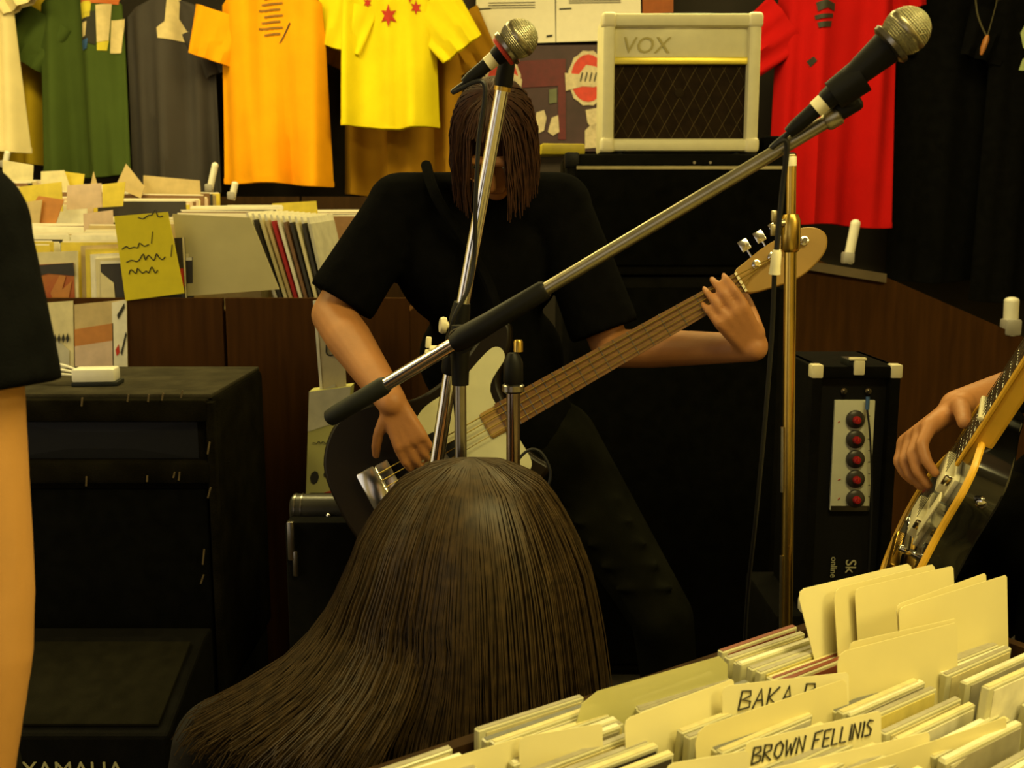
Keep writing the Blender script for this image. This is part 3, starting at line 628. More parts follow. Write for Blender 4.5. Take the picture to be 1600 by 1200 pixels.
# flyers taped on the bin front, left
YF = BY - .004
def flyer(qd, m, label, marks):
    r_, q_ = board('flyer', qd, YF, m, label, 'flyer', t=.003)
    for nm, uv, mm, lf in marks: on(r_, q_, nm, uv, mm, lf)
    return r_, q_
flyer([(60, 474), (114, 470), (116, 600), (60, 602)], palm['cream'], 'cream flyer with black round drawing taped on the bin front', [('drawing', [(.45 + .5 * math.cos(i * .524) * (1 if i % 2 else .85), .72 + .26 * math.sin(i * .524)) for i in range(12)], palm['pale grey'], .002)] + [('ink_stroke', [(.2 + .12 * k, .44), (.25 + .12 * k, .38), (.29 + .12 * k, .45), (.24 + .12 * k, .5)], ink, .004) for k in range(6)])
flyer([(116, 476), (198, 468), (200, 592), (118, 596)], palm['buff'], 'buff and orange flyer with a red mark taped on the bin front', [('orange_band', [(.0, .32), (.74, .28), (.74, .5), (0, .54)], palm['orange'], .002), ('pink_band', [(.0, .54), (.74, .5), (.74, .86), (0, .9)], palm['pinkish'], .002), ('white_panel', [(.72, .02), (1, 0), (1, .98), (.72, 1)], palm['white'], .002), ('red_mark', [(.78, .62), (.84, .55), (.86, .66), (.80, .7)], ink_red, .004), ('ink_stroke', [(.88, .66), (.98, .4), (1, .44), (.9, .7)], ink, .004), ('ink_stroke', [(.82, .18), (.96, .04), (.97, .1), (.84, .24)], ink, .004)])
# narrow signs beside the bass player
YS = 2.62
r_, q_ = board('narrow_sign', [(489, 470), (533, 462), (542, 626), (502, 634)], YS, mat('grey_cream_card', (.58, .50, .30), .7, var=.08), 'narrow cream sign with dark lettering behind the bass player\'s arm', 'sign')
part('lettering', text_mb('UL', .042, P(507, 556, YS - .003), V((1, 0, -.05)).normalized(), V((.05, 0, 1)).normalized()), ink, r_)
on(r_, q_, 'pale_edge', [(0, 0), (.1, 0), (.1, 1), (0, 1)], palm['white']); on(r_, q_, 'punched_mark', [(.2, .84), (.6, .82), (.62, .94), (.25, .96)], palm['pale grey'])
r_, q_ = board('narrow_sign', [(483, 612), (548, 604), (532, 800), (477, 804)], YS - .02, mat('yellow_green_card', (.44, .42, .14), .7, var=.08, scale=6), 'narrow yellow green carton with small lettering behind the bass player', 'carton', t=.06)
part('lettering', scribble(P(489, 694, YS - .024), V((1, 0, .05)).normalized(), V((0, 0, 1)), .075, .016, 77, .0011), ink, r_)
on(r_, q_, 'round_mark', [(.22 + .12 * math.cos(i * .785), .70 + .055 * math.sin(i * .785)) for i in range(8)], ink); on(r_, q_, 'round_mark', [(.55 + .09 * math.cos(i * .785), .68 + .03 * math.sin(i * .785)) for i in range(8)], ink)
on(r_, q_, 'red_end', [(0, .86), (1, .80), (1, 1), (0, 1)], mat('red_card', (.5, .04, .01), .6))
on(r_, q_, 'grey_top', [(0, 0), (1, 0), (1, .25), (0, .32)], palm['pale grey'])
single('plinth', MB().rbox((P(515, 800, 2.68).x, 2.70, P(515, 804, 2.6).z / 2), (.07, .10, P(515, 804, 2.6).z / 2), .01), black_tolex, 'black plinth under the narrow yellow green carton', 'plinth', smooth=True)

# ------------------------------------------------------------------ PA speakers at left
sx1 = P(332, 620, 2.4).x; sx0 = sx1 - .56; sz1 = P(300, 622, 2.4).z; sz0 = P(300, 1090, 2.4).z
sp = thing('loudspeaker', ((sx0 + sx1) / 2, 2.65, sz0), 'worn black carpeted loudspeaker standing in front of the record bin', 'speaker')
sc = ((sx0 + sx1) / 2, 2.65, (sz0 + sz1) / 2)
part('cabinet', MB().rbox((sc[0], 2.66, sc[2]), (.28, .24, (sz1 - sz0) / 2), .018), dark_carpet, sp, smooth=True)
part('top_cover', MB().rbox((sc[0], 2.655, sz1 + .001), (.272, .236, .006), .004), worn_carpet, sp, smooth=True)
zh_ = P(300, 738, 2.4).z
hn = MB()                                                      # horn mouth: a recessed flared box
part('horn_lip', MB().rbox((sc[0], 2.412, zh_), (.268, .022, .028), .01).rbox((sc[0], 2.412, sz1 - .03), (.268, .022, .028), .01), dark_carpet, sp, smooth=True)
hx, hz0, hz1 = .235, zh_ + .03, sz1 - .06
o4 = [V((sc[0] - hx, 2.418, hz0)), V((sc[0] + hx, 2.418, hz0)), V((sc[0] + hx, 2.418, hz1)), V((sc[0] - hx, 2.418, hz1))]
i4 = [V((sc[0] - hx * .3, 2.416 - .0, (hz0 + hz1) / 2 - .02)), V((sc[0] + hx * .3, 2.416, (hz0 + hz1) / 2 - .02)), V((sc[0] + hx * .3, 2.416, (hz0 + hz1) / 2 + .02)), V((sc[0] - hx * .3, 2.416, (hz0 + hz1) / 2 + .02))]
part('horn', MB().add(o4 + i4, [(0, 1, 5, 4), (1, 2, 6, 5), (2, 3, 7, 6), (3, 0, 4, 7), (4, 5, 6, 7)]), black_plastic, sp)
part('grille', MB().rbox((sc[0], 2.418, (sz0 + zh_ - .03) / 2 + .005), (.255, .010, (zh_ - .03 - sz0) / 2 - .02), .006), black_grille, sp, smooth=True)
part('edge_rail', MB().rbox((sx1 - .008, 2.408, (sz0 + sz1) / 2), (.010, .014, (sz1 - sz0) / 2 - .01), .004), dark_carpet, sp, smooth=True)
scr = mat('scuffed_bare_wood', (.09, .06, .02), .8, var=.3); rs = random.Random(3)
for px_, py_, h_ in ((128, 628, 14), (200, 622, 12), (232, 622, 12), (254, 620, 12), (284, 616, 12), (135, 752, 16), (230, 748, 10), (272, 742, 10), (280, 744, 14), (318, 870, 26), (316, 905, 16), (326, 700, 20), (327, 770, 18), (322, 1050, 20), (331, 1068, 22)):
    c = P(px_, py_, 2.386); part('scuff', MB().box(c, (.0018, .0015, h_ / FOC * 2.4 / 2), Matrix.Rotation(rad(rs.uniform(5, 20)), 3, 'Y')), scr, sp)
c = P(348, 878, 2.5); part('badge', text_mb('P', .035, P(342, 886, 2.47), V((1, 0, .1)).normalized(), V((-.1, 0, 1)).normalized()), mat('gold_badge', (.30, .19, .04), .5), sp)
single('speaker_plinth', MB().rbox((sc[0], 2.66, sz0 / 2), (.27, .22, sz0 / 2 - .001), .01), black_tolex, 'black box the worn loudspeaker stands on', 'plinth', smooth=True)
bx = thing('adapter_box', P(150, 596, 2.55), 'small white box with trailing wires on top of the worn loudspeaker', 'box')
bc = V((P(148, 592, 2.55).x, 2.56, sz1 + .0075)); Mz = Matrix.Rotation(.12, 3, 'Z'); bx.location = bc
part('case', MB().rbox(bc + V((0, 0, .026)), (.052, .03, .017), .006, Mz), white_pl, bx, smooth=True)
part('base', MB().rbox(bc + V((.004, 0, .005)), (.056, .034, .006), .003, Mz), black_rubber, bx, smooth=True)
for k in range(3): part('wire', MB().tube(spline([bc + V((-.05, .0, .022 + k * .008)), bc + V((-.085, -.015 + k * .012, .028 + k * .01)), bc + V((-.125, .0 + k * .012, .02 + k * .014)), bc + V((-.17, .03, .01 + k * .006))]), .0035, 6), white_pl, bx, smooth=True)
# wedge monitor on the floor
mx1 = P(262, 1150, 2.0).x; mx0 = mx1 - .52; mz = P(200, 1150, 2.0).z
wm = thing('stage_monitor', ((mx0 + mx1) / 2, 2.15, 0), 'black wedge stage monitor with pale brand lettering on the floor', 'monitor')
prof = [(2.0, 0), (2.34, 0), (2.34, mz + .10), (2.28, mz + .10), (2.0, mz)]
wb = MB(); wb.prism([(y, z) for y, z in prof], (0, 0, 0), V((0, 1, 0)), V((0, 0, 1)), V((1, 0, 0)), mx0, mx1); part('cabinet', wb, black_tolex, wm, bevel=.008)
sl = (V((0, .28, .10))).normalized(); so = V(((mx0 + mx1) / 2, 2.14, mz + .05)); nn = V((0, -sl.z, sl.y))
part('grille', MB().rbox(so + nn * .004, (.235, .125, .006), .004, M3(V((1, 0, 0)), sl, nn)), mat('dusty_grille', (.011, .010, .006), 1, var=.2, bump=.4, bscale=700, spec=.03), wm, smooth=True)
part('lettering', text_mb('YAMAHA', .052, P(36, 1215, 1.998), V((1, 0, 0)), V((0, 0, 1)), .001), mat('pale_lettering', (.45, .42, .20), .5), wm)
# round-edged black case with metal fittings at centre-left
ec = thing('equipment_case', (P(520, 900, 2.25).x, 2.35, 0), 'black equipment case with rounded lid and metal fittings behind long-haired person', 'case')
ez = P(500, 792, 2.2).z; ex0, ex1 = P(440, 800, 2.2).x, P(575, 800, 2.2).x
part('body', MB().rbox(((ex0 + ex1) / 2, 2.35, (ez - .04) / 2), ((ex1 - ex0) / 2, .13, (ez - .04) / 2), .012), black_tolex, ec, smooth=True)
part('rolled_lid', MB().lathe((ex0, 2.30, ez - .032), (ex1, 2.30, ez - .032), [(0, .026), (.006, .034), (ex1 - ex0 - .006, .034), (ex1 - ex0, .026)], 24), mat('satin_black', (.03, .028, .022), .35), ec, smooth=True)
for k, px_ in enumerate((447, 458)): part('metal_ring', MB().lathe((P(px_, 800, 2.2).x, 2.30, ez - .032), (9, 2.30, ez - .032), [(0, .0355), (.003, .0355)], 24), chrome_dark, ec, smooth=True)
part('latch', MB().rbox(P(455, 845, 2.215), (.008, .006, .045), .003).rbox(P(462, 880, 2.215), (.006, .006, .03), .003), chrome_dark, ec, smooth=True)
part('rivet', MB().ell(P(513, 806, 2.262), (.006, .006, .006), None, 10, 6), chrome, ec, smooth=True)

# ------------------------------------------------------------------ standing amplifier head with red knobs
HY = 2.2
hx0, hx1 = P(1264, 700, HY).x, P(1402, 700, HY).x; hz1 = P(1330, 572, HY).z; hz0 = hz1 - .56
hc = V(((hx0 + hx1) / 2, HY + .13, (hz0 + hz1) / 2))
ah_ = thing('standing_amplifier', (hc.x, hc.y, hz0), 'black amplifier head standing on end with five red knobs on pale panel', 'amplifier')
part('shell', MB().rbox((hx0 + .012, hc.y, hc.z), (.012, .13, .28), .006).rbox((hx1 - .012, hc.y, hc.z), (.012, .13, .28), .006).rbox((hc.x, hc.y, hz1 - .014), ((hx1 - hx0) / 2 - .002, .13, .014), .006).rbox((hc.x, hc.y, hz0 + .014), ((hx1 - hx0) / 2 - .002, .13, .014), .006).box((hc.x, hc.y + .115, hc.z), ((hx1 - hx0) / 2 - .01, .012, .27)), black_tolex, ah_, smooth=True)
part('front_panel', MB().box((hc.x, HY + .03, hc.z), ((hx1 - hx0) / 2 - .02, .008, .262)), black_plastic, ah_)
for sx in (-1, 1):
    for sz in (-1, 1):
        part('corner_cap', MB().rbox((hc.x + sx * ((hx1 - hx0) / 2 - .011), HY + .012, hc.z + sz * .268), (.013, .015, .015), .004), cream_plastic, ah_, smooth=True)
part('strap_handle', MB().rbox((hc.x, HY + .03, hz1 + .006), (.020, .028, .008), .003), black_rubber, ah_, smooth=True)
part('handle_bracket', MB().rbox((hc.x + .004, HY + .004, hz1 - .004), (.012, .008, .016), .003).rbox((hc.x + .001, HY + .004, hz1 + .015), (.018, .006, .003), .001), cream_plastic, ah_, smooth=True)
qx0, qx1, qz1, qz0 = P(1304, 700, HY).x, P(1367, 700, HY).x, P(1335, 627, HY).z, P(1335, 800, HY).z
pl_ = part('control_plate', MB().rbox(((qx0 + qx1) / 2, HY + .017, (qz0 + qz1) / 2), ((qx1 - qx0) / 2, .005, (qz1 - qz0) / 2), .002), mat('pale_green_panel', (.62, .62, .46), .5, var=.04), ah_, smooth=True)
knob_r = mat('red_knob_cap', (.36, .01, .015), .4); knob_b = mat('dark_knob_skirt', (.03, .025, .02), .4)
for k in range(5):
    kc = P(1336, 655 + k * 31, HY + .01)
    kb = part('knob', MB().lathe(kc, kc + V((0, -1, 0)), [(0, .0205), (.006, .020), (.010, .015)], 20), knob_b, pl_, smooth=True)
    part('knob_cap', MB().lathe(kc + V((0, -.009, 0)), kc + V((0, -1, 0)), [(0, .009), (.010, .008), (.012, .006)], 16), knob_r, kb, smooth=True)
    part('knob_pointer', MB().box(kc + V((0, -.022, .004)), (.001, .001, .005)), redp, kb)
for py_ in (656, 745, 776):
    part('red_legend', scribble(P(1309, py_ + 6, HY + .0115), V((1, 0, 0)), V((0, 0, 1)), .010, .012, py_, .001), ink_red, pl_)
for k in range(9): part('scale_mark', MB().box(P(1358, 650 + k * 18, HY + .0115), (.002, .0006, .0007)), ink, pl_)
part('plate_lip', MB().box(((qx0 + qx1) / 2, HY + .013, qz0 + .005), ((qx1 - qx0) / 2 - .002, .003, .006)), chrome_dark, pl_)
for px_ in (1318, 1356):
    jc = P(px_, 611, HY + .02); part('jack_socket', MB().lathe(jc, jc + V((0, -1, 0)), [(0, .007), (.004, .007), (.0045, .004), (.012, .004)], 14), chrome_dark, ah_, smooth=True)
part('blue_plug', MB().tube([P(1356, 620, HY - .004), P(1355, 640, HY - .006)], .0045, 10), mat('blue_plug_sleeve', (.05, .12, .30), .3), ah_, smooth=True)
part('patch_lead', MB().tube(spline([P(1355, 640, HY - .006), P(1360, 690, HY - .01), P(1362, 780, HY), P(1358, 880, HY + .01), P(1352, 960, HY + .01)]), .0022, 6), cable_black, ah_, smooth=True)
letm = mat('pale_panel_lettering', (.40, .38, .24), .5)
part('lettering', text_mb('Sk', .034, P(1322, 874, HY + .018), V((0, 0, -1)), V((1, 0, 0))), letm, ah_)
part('lettering', text_mb('online', .020, P(1299, 870, HY + .018), V((0, 0, -1)), V((1, 0, 0))), letm, ah_)
single('amplifier_crate', MB().rbox((hc.x, hc.y, hz0 / 2), (.16, .15, hz0 / 2 - .0005), .01), black_tolex, 'black crate under the amplifier head with red knobs', 'crate', smooth=True)

# ------------------------------------------------------------------ microphones, stands and cables
def wingnut(p, d, up, s, m, r):
    d = V(d).normalized(); b = MB().lathe(p, V(p) + d, [(0, .006 * s), (.014 * s, .005 * s)], 12)
    side = V(up).normalized()
    for k in (-1, 1):
        b.rbox(V(p) + d * .016 * s + side * k * .009 * s, (.004 * s, .003 * s, .008 * s), .002 * s, M3(d, d.cross(side).normalized(), side))
    return part('wing_nut', b, m, r, smooth=True)
def round_base(root, foot):
    part('round_base', MB().lathe((foot.x, foot.y, .001), (foot.x, foot.y, 9), [(0, .115), (.012, .115), (.022, .10), (.034, .03), (.06, .017), (.075, .015)], 32), black_plastic, root, smooth=50)
def tripod(root, foot, up, m, ang0=.4):
    foot = V(foot); h = foot + up * .30
    part('leg_hub', MB().lathe(h - up * .03, h + up, [(0, .022), (.06, .020)], 16), black_plastic, root, smooth=True)
    for k in range(3):
        a = ang0 + k * 2.094; e = V((foot.x + .28 * math.cos(a), foot.y + .28 * math.sin(a), .012))
        lg = part('leg', MB().tube([h, e], .008, 10), m, root, smooth=True)
        part('rubber_foot', MB().tube([e + (h - e).normalized() * .03, e], .012, 10), black_rubber, lg, smooth=True)
def mic(T, C, rb, label, red=None, cream=True):
    T = V(T); C = V(C); d = (C - T).normalized(); L = (C - T).length; r = thing('microphone', T, label, 'microphone')
    part('handle', MB().lathe(T, C, [(0, rb * .40), (.004, rb * .47), (L * .35, rb * .55), (L * .72, rb * .74), (L - rb * .85, rb * .80)], 24), black_plastic, r, smooth=50)
    part('collar_ring', MB().lathe(T + d * (L - rb * 1.0), C, [(0, rb * .80), (.003, rb * .98), (rb * .30, rb * 1.0), (rb * .36, rb * .9)], 28), chrome_dark, r, smooth=50)
    g_ = part('grille_ball', MB().ell(C, (rb, rb, rb * 1.02), M3(*frame(d.orthogonal(), d)), 28, 18), mesh_m, r, smooth=60)
    wr = MB()
    ex_, ey_, ez_ = frame(d.orthogonal(), d)
    for k in range(-9, 10):
        z = k / 10 * rb
        rr = math.sqrt(max(0, rb * rb - z * z)) * 1.005
        for axn, (u_, v_, w_) in enumerate(((ex_, ey_, ez_), (ey_, ez_, ex_))):
            wr.tube([C + w_ * z + (u_ * math.cos(q * .2618) + v_ * math.sin(q * .2618)) * rr for q in range(25)], .0005, 4, cap=False)
    part('grille_wire', wr, steel_worn, g_)
    part('grille_band', MB().lathe(C - d * .003, C + d, [(0, rb * 1.01), (.001, rb * 1.03), (.006, rb * 1.03), (.007, rb * 1.01)], 28), steel_worn, g_, smooth=50)
    part('plug_shell', MB().lathe(T - d * .052, T, [(0, rb * .26), (.012, rb * .34), (.05, rb * .38), (.056, rb * .38)], 18), black_plastic, r, smooth=50)
    part('plug_ring', MB().lathe(T - d * .012, T, [(0, rb * .40), (.016, rb * .42)], 18), cream_plastic if cream else chrome_dark, r, smooth=50)
    if red: part('red_marker', MB().lathe(T + d * (L - rb * 1.15), C, [(0, rb * .83), (.010, rb * .88)], 20), redp, r, smooth=50)
    return r, T - d * .052, d
mesh_m = mat('microphone_grille_mesh', (.40, .40, .24), .5, .7, var=.25, scale=500, bump=.8, bscale=900)
# -- tall chrome stand
TA, TB = P(788, 122, 1.50), P(688, 725, 1.56)
up = (TA - TB).normalized(); foot = TB - up * ((TB.z - .02) / up.z)
st = thing('microphone_stand', (foot.x, foot.y, 0), 'leaning bright chrome microphone stand with its clutch knob', 'stand')
J1 = P(716, 510, 1.54)
part('upper_tube', MB().tube([J1 - up * .04, TA], .0098, 20), chrome, st, smooth=True)
part('lower_tube', MB().tube([foot + up * .08, J1 - up * .055], .0112, 20), chrome, st, smooth=True)
part('clutch', MB().lathe(J1 - up * .075, J1 + up, [(0, .0125), (.006, .0155), (.07, .0165), (.10, .0145), (.112, .0125)], 20), black_plastic, st, smooth=50)
part('clutch_knob', MB().lathe(J1, J1 + V((-1, -.25, .1)), [(0, .006), (.018, .006), (.019, .012), (.024, .013), (.028, .011)], 16), cream_plastic, st, smooth=50)
part('mic_clip', MB().lathe(TA - up * .012, TA + up, [(0, .0125), (.006, .0135), (.052, .0105), (.066, .012)], 18), black_plastic, st, smooth=50)
part('clip_thread', MB().lathe(TA - up * .018, TA + up, [(0, .012), (.01, .012)], 18), brass, st, smooth=50)
round_base(st, foot)
m1, c1, d1 = mic(P(772, 92, 1.445), P(811, 52, 1.40) + V((.0, .04, 0)), .0255, 'dark microphone with red-marked grille on the chrome stand', red=True)
cab1 = spline([c1, c1 - d1 * .02, P(756, 130, 1.44), P(748, 220, 1.46), P(743, 320, 1.48), P(741, 400, 1.5), P(732, 450, 1.5), P(708, 500, 1.5), P(700, 560, 1.54), P(712, 640, 1.6), P(715, 740, 1.62), P(690, 900, 1.63), P(640, 1200, 1.64)], 8)
cab1 = [p for p in cab1 if p.z > .02]
single('microphone_cable', MB().tube(cab1, .0032, 8), cable_black, 'black cable hanging down the leaning chrome stand', 'cable', smooth=True)
# -- boom stand
BL, BR = P(512, 655, 1.47), P(1303, 183, 1.25)
bd_ = (BR - BL).normalized(); Lb = (BR - BL).length
JT = BL + bd_ * (Lb * .310)
bs = thing('boom_stand', (JT.x - .005, JT.y + .03, 0), 'boom microphone stand with long diagonal arm and black counterweight grip', 'stand')
part('counterweight', MB().lathe(BL, BR, [(0, .008), (.004, .0125), (.018, .0135), (.105, .0135), (.112, .011)], 20), black_rubber, bs, smooth=50)
part('boom_rear_tube', MB().tube([BL + bd_ * .10, JT - bd_ * .01], .0098, 20), chrome, bs, smooth=True)
part('boom_clutch', MB().lathe(JT - bd_ * .016, BR, [(0, .0125), (.02, .017), (.06, .015), (.15, .0135), (.155, .011)], 20), black_plastic, bs, smooth=50)
part('boom_front_tube', MB().tube([JT + bd_ * .13, BR], [.0090, .0082], 20), steel_worn, bs, smooth=True)
part('boom_end_nut', MB().lathe(BR - bd_ * .012, BR + bd_, [(0, .010), (.004, .0125), (.018, .0125), (.02, .009)], 12), steel_worn, bs, smooth=50)
vp = V((JT.x - .006, JT.y + .032, 0))
part('swivel_joint', MB().lathe(V((JT.x - .003, JT.y + .006, JT.z - .004)), V((vp.x, vp.y + .02, JT.z - .004)), [(0, .018), (.03, .018), (.045, .014)], 18).lathe(V((vp.x, vp.y, JT.z - .07)), V((vp.x, vp.y, 9)), [(0, .012), (.05, .014), (.085, .012)], 18), black_plastic, bs, smooth=50)
part('joint_bolt', MB().tube([V((JT.x, JT.y + .02, JT.z - .012)), V((JT.x - .040, JT.y + .018, JT.z - .020))], .004, 10), cream_plastic, bs, smooth=True)
wingnut(V((JT.x - .034, JT.y + .018, JT.z - .018)), V((-.9, -.1, .1)), V((.1, 0, 1)), 1.0, cream_plastic, bs)
part('upper_post', MB().tube([V((vp.x, vp.y, JT.z - .06)), V((vp.x, vp.y, .55))], .0085, 18), chrome_dark, bs, smooth=True)
part('lower_post', MB().tube([V((vp.x, vp.y, .6)), V((vp.x, vp.y, .10))], .0115, 18), chrome_dark, bs, smooth=True)
round_base(bs, vp)
clipb = BR + bd_ * .012
part('mic_clip', MB().rbox(P(1318, 165, 1.25), (.020, .014, .012), .005, M3(*frame(bd_, V((0, -1, .2))))).rbox(P(1322, 145, 1.245), (.012, .012, .018), .005).tube([P(1302, 150, 1.235), P(1346, 118, 1.225)], [.018, .0205], 18), black_plastic, bs, smooth=50)
m2, c2, d2 = mic(P(1287, 160, 1.235), P(1416, 48, 1.205), .0262, 'black vocal microphone with olive grey ball grille on boom arm')
cab2a = spline([c2, c2 - d2 * .025, P(1229, 222, 1.25), P(1222, 300, 1.27), P(1216, 360, 1.28), P(1213, 396, 1.285)], 8)
cab2b = [p for p in spline([P(1210, 425, 1.29), P(1206, 520, 1.32), P(1196, 650, 1.36), P(1182, 800, 1.42), P(1166, 960, 1.5), P(1160, 1150, 1.56), P(1158, 1500, 1.6)], 8) if p.z > .02]
cb = thing('microphone_cable', (cab2b[-1].x, cab2b[-1].y, cab2b[-1].z), 'black cable with a pale connector hanging from the boom microphone', 'cable')
part('upper_lead', MB().tube(cab2a, .0034, 8), cable_black, cb, smooth=True); part('lower_lead', MB().tube(cab2b, .0032, 8), cable_black, cb, smooth=True)
cc = (P(1210, 428, 1.29) - P(1214, 390, 1.285)); part('connector', MB().lathe(P(1214, 390, 1.285), P(1210, 430, 1.29), [(0, .0045), (.004, .0062), (cc.length * .7, .0066), (cc.length, .0075)], 14), cream_plastic, cb, smooth=50)
# -- short stand
s3 = P(802, 590, 1.62); s3.z
t3 = thing('microphone_stand', (s3.x, s3.y, 0), 'short dark microphone stand with a bare threaded tip', 'stand')
zt3 = P(804, 530, 1.62).z; zs0 = P(804, 600, 1.62).z
part('threaded_tip', MB().lathe((s3.x + .008, s3.y, zt3 - .02), (s3.x + .008, s3.y, 9), [(0, .0075), (.016, .0075), (.019, .006)], 14), brass, t3, smooth=50)
part('sleeve', MB().lathe((s3.x, s3.y, zs0), (s3.x, s3.y, 9), [(0, .0135), (.004, .016), (.035, .0155), (.046, .011), (.05, .0085)], 18), black_plastic, t3, smooth=50)
part('collar', MB().lathe((s3.x, s3.y, zs0 - .014), (s3.x, s3.y, 9), [(0, .014), (.003, .018), (.012, .018), (.015, .014)], 18), chrome_dark, t3, smooth=50)
part('post', MB().tube([V((s3.x, s3.y, zs0)), V((s3.x, s3.y, .1))], .0112, 18), mat('smoky_chrome', (.25, .2, .17), .2, 1), t3, smooth=True)
round_base(t3, s3)
# -- brassy straight stand
s4 = P(1233, 330, 1.80); z4 = P(1233, 243, 1.80).z; f4 = V((s4.x - .0, 1.80, 0)); t4 = V((s4.x, 1.80, z4)); lean = P(1229, 985, 1.80); 
u4 = (t4 - V((lean.x, 1.80, lean.z))).normalized(); f4 = t4 - u4 * ((z4 - .02) / u4.z)
b4 = thing('microphone_stand', (f4.x, f4.y, 0), 'straight brassy microphone stand in front of the tall cabinet', 'stand')
j4 = t4 - u4 * .115
part('upper_tube', MB().tube([j4, t4], .0085, 18), brass, b4, smooth=True)
part('tip', MB().lathe(t4 - u4 * .018, t4 + u4, [(0, .0088), (.016, .0088), (.02, .006)], 16), cream_plastic, b4, smooth=50)
part('clutch', MB().lathe(j4 - u4 * .05, j4 + u4, [(0, .012), (.006, .0165), (.055, .0165), (.065, .0125)], 18), brass, b4, smooth=50)
wingnut(j4 + V((-.012, -.004, 0)), V((-.95, -.25, 0)), V((0, 0, 1)), 1.3, steel_worn, b4)
part('lower_tube', MB().tube([j4 - u4 * .02, f4 + u4 * .06], .0105, 18), brass, b4, smooth=True)
part('lock_strip', MB().tube([j4 - u4 * .36 + V((-.012, -.004, 0)), j4 - u4 * .48 + V((-.012, -.004, 0))], .003, 8).tube([j4 - u4 * .60 + V((-.012, -.004, 0)), j4 - u4 * .78 + V((-.012, -.004, 0))], .003, 8), steel_worn, b4, smooth=True)
round_base(b4, f4)

# ------------------------------------------------------------------ electric bass
def smooth_poly(pts, per=6): return [(p.x, p.y) for p in spline([V((x, y, 0)) for x, y in pts], per, True)]
def outline_tube(poly, o, ex, ey, ez, z, r): return MB().tube([o + ex * x + ey * y + ez * z for x, y in poly + [poly[0]]], r, 8, cap=False)
NB, BB = P(1158, 440, 2.02), P(598, 757, 2.04)
ex, ey, ez = frame(NB - BB, V((-.10, -1, .22))); SC = (NB - BB).length
bg = thing('bass_guitar', BB, 'dark bass guitar with pale pickguard and long neck held by the bass player', 'guitar')
wood_bass = mat('dark_sunburst_lacquer', (.008, .005, .002), .4, var=.4, scale=4, spec=.2); rosew = mat('brown_fretboard', (.16, .075, .018), .45, var=.2, scale=20, stretch=(1, 8, 8)); maple = mat('amber_maple', (.34, .20, .045), .35, var=.12, scale=10, coat=.3)
pickg = mat('pale_pickguard', (.58, .56, .34), .3, var=.05)
bo = smooth_poly([(-.115, .0), (-.10, .10), (-.03, .165), (.06, .160), (.14, .125), (.24, .135), (.34, .175), (.385, .165), (.365, .12), (.31, .07), (.30, .0), (.285, -.055), (.30, -.10), (.315, -.135), (.27, -.150), (.19, -.125), (.10, -.125), (.02, -.165), (-.06, -.155), (-.105, -.09)])
part('body', MB().prism(bo, BB, ex, ey, ez, -.062, -.022), wood_bass, bg, smooth=40, bevel=.008)
pg_ = smooth_poly([(.09, .045), (.14, .095), (.23, .105), (.33, .135), (.345, .105), (.285, .06), (.29, -.05), (.285, -.115), (.23, -.120), (.15, -.10), (.08, -.105), (.05, -.085), (.09, -.05)])
part('pickguard', MB().prism(pg_, BB, ex, ey, ez, -.022, -.019), pickg, bg, smooth=40)
part('bridge', MB().rbox(BB + ez * -.016, (.030, .042, .006), .002, M3(ex, ey, ez)), chrome, bg, smooth=True)
part('bridge_cover', MB().rbox(BB + ex * -.02 + ez * -.010, (.022, .045, .012), .006, M3(ex, ey, ez)), chrome, bg, smooth=True)
part('control_plate', MB().rbox(BB + ex * .04 + ey * -.105 + ez * -.0185, (.075, .018, .002), .001, M3(ex, ey, ez)), chrome, bg, smooth=True)
for k in (-.03, .01, .05): part('control_knob', MB().lathe(BB + ex * (.04 + k) + ey * -.105 + ez * -.017, BB + ex * (.04 + k) + ey * -.105 + ez, [(0, .010), (.014, .0095), (.016, .008)], 16), chrome, bg, smooth=50)
for k, yo in ((.13, .018), (.16, -.018)): part('pickup', MB().rbox(BB + ex * k + ey * yo + ez * -.013, (.014, .026, .008), .003, M3(ex, ey, ez)), black_plastic, bg, smooth=True)
nk0, nk1 = .29, SC
def taper(x0, x1, w0, w1): return [(x0, -w0), (x1, -w1), (x1, w1), (x0, w0)]
part('neck', MB().prism(taper(.24, nk1, .030, .021), BB, ex, ey, ez, -.038, -.014), maple, bg, bevel=.006)
fb_ = part('fretboard', MB().prism(taper(nk0 - .01, nk1, .0312, .0215), BB, ex, ey, ez, -.014, -.009), rosew, bg)
for k in range(1, 21):
    x = SC * (2 ** (-k / 12)); x = SC - (SC - x) if False else x
    wd = .0312 + (.0215 - .0312) * (x - nk0) / (nk1 - nk0)
    if x > nk0: part('fret', MB().rbox(BB + ex * x + ez * -.0085, (.0011, wd, .0008), .0003, M3(ex, ey, ez), 1), chrome_dark, fb_)
part('nut', MB().box(BB + ex * SC + ez * -.009, (.0025, .0215, .0045), M3(ex, ey, ez)), cream_plastic, bg)
hs = smooth_poly([(SC, .022), (SC + .03, .032), (SC + .09, .040), (SC + .16, .034), (SC + .19, .004), (SC + .17, -.03), (SC + .11, -.048), (SC + .05, -.040), (SC, -.022)])
part('headstock', MB().prism(hs, BB, ex, ey, ez, -.034, -.019), maple, bg, smooth=40, bevel=.003)
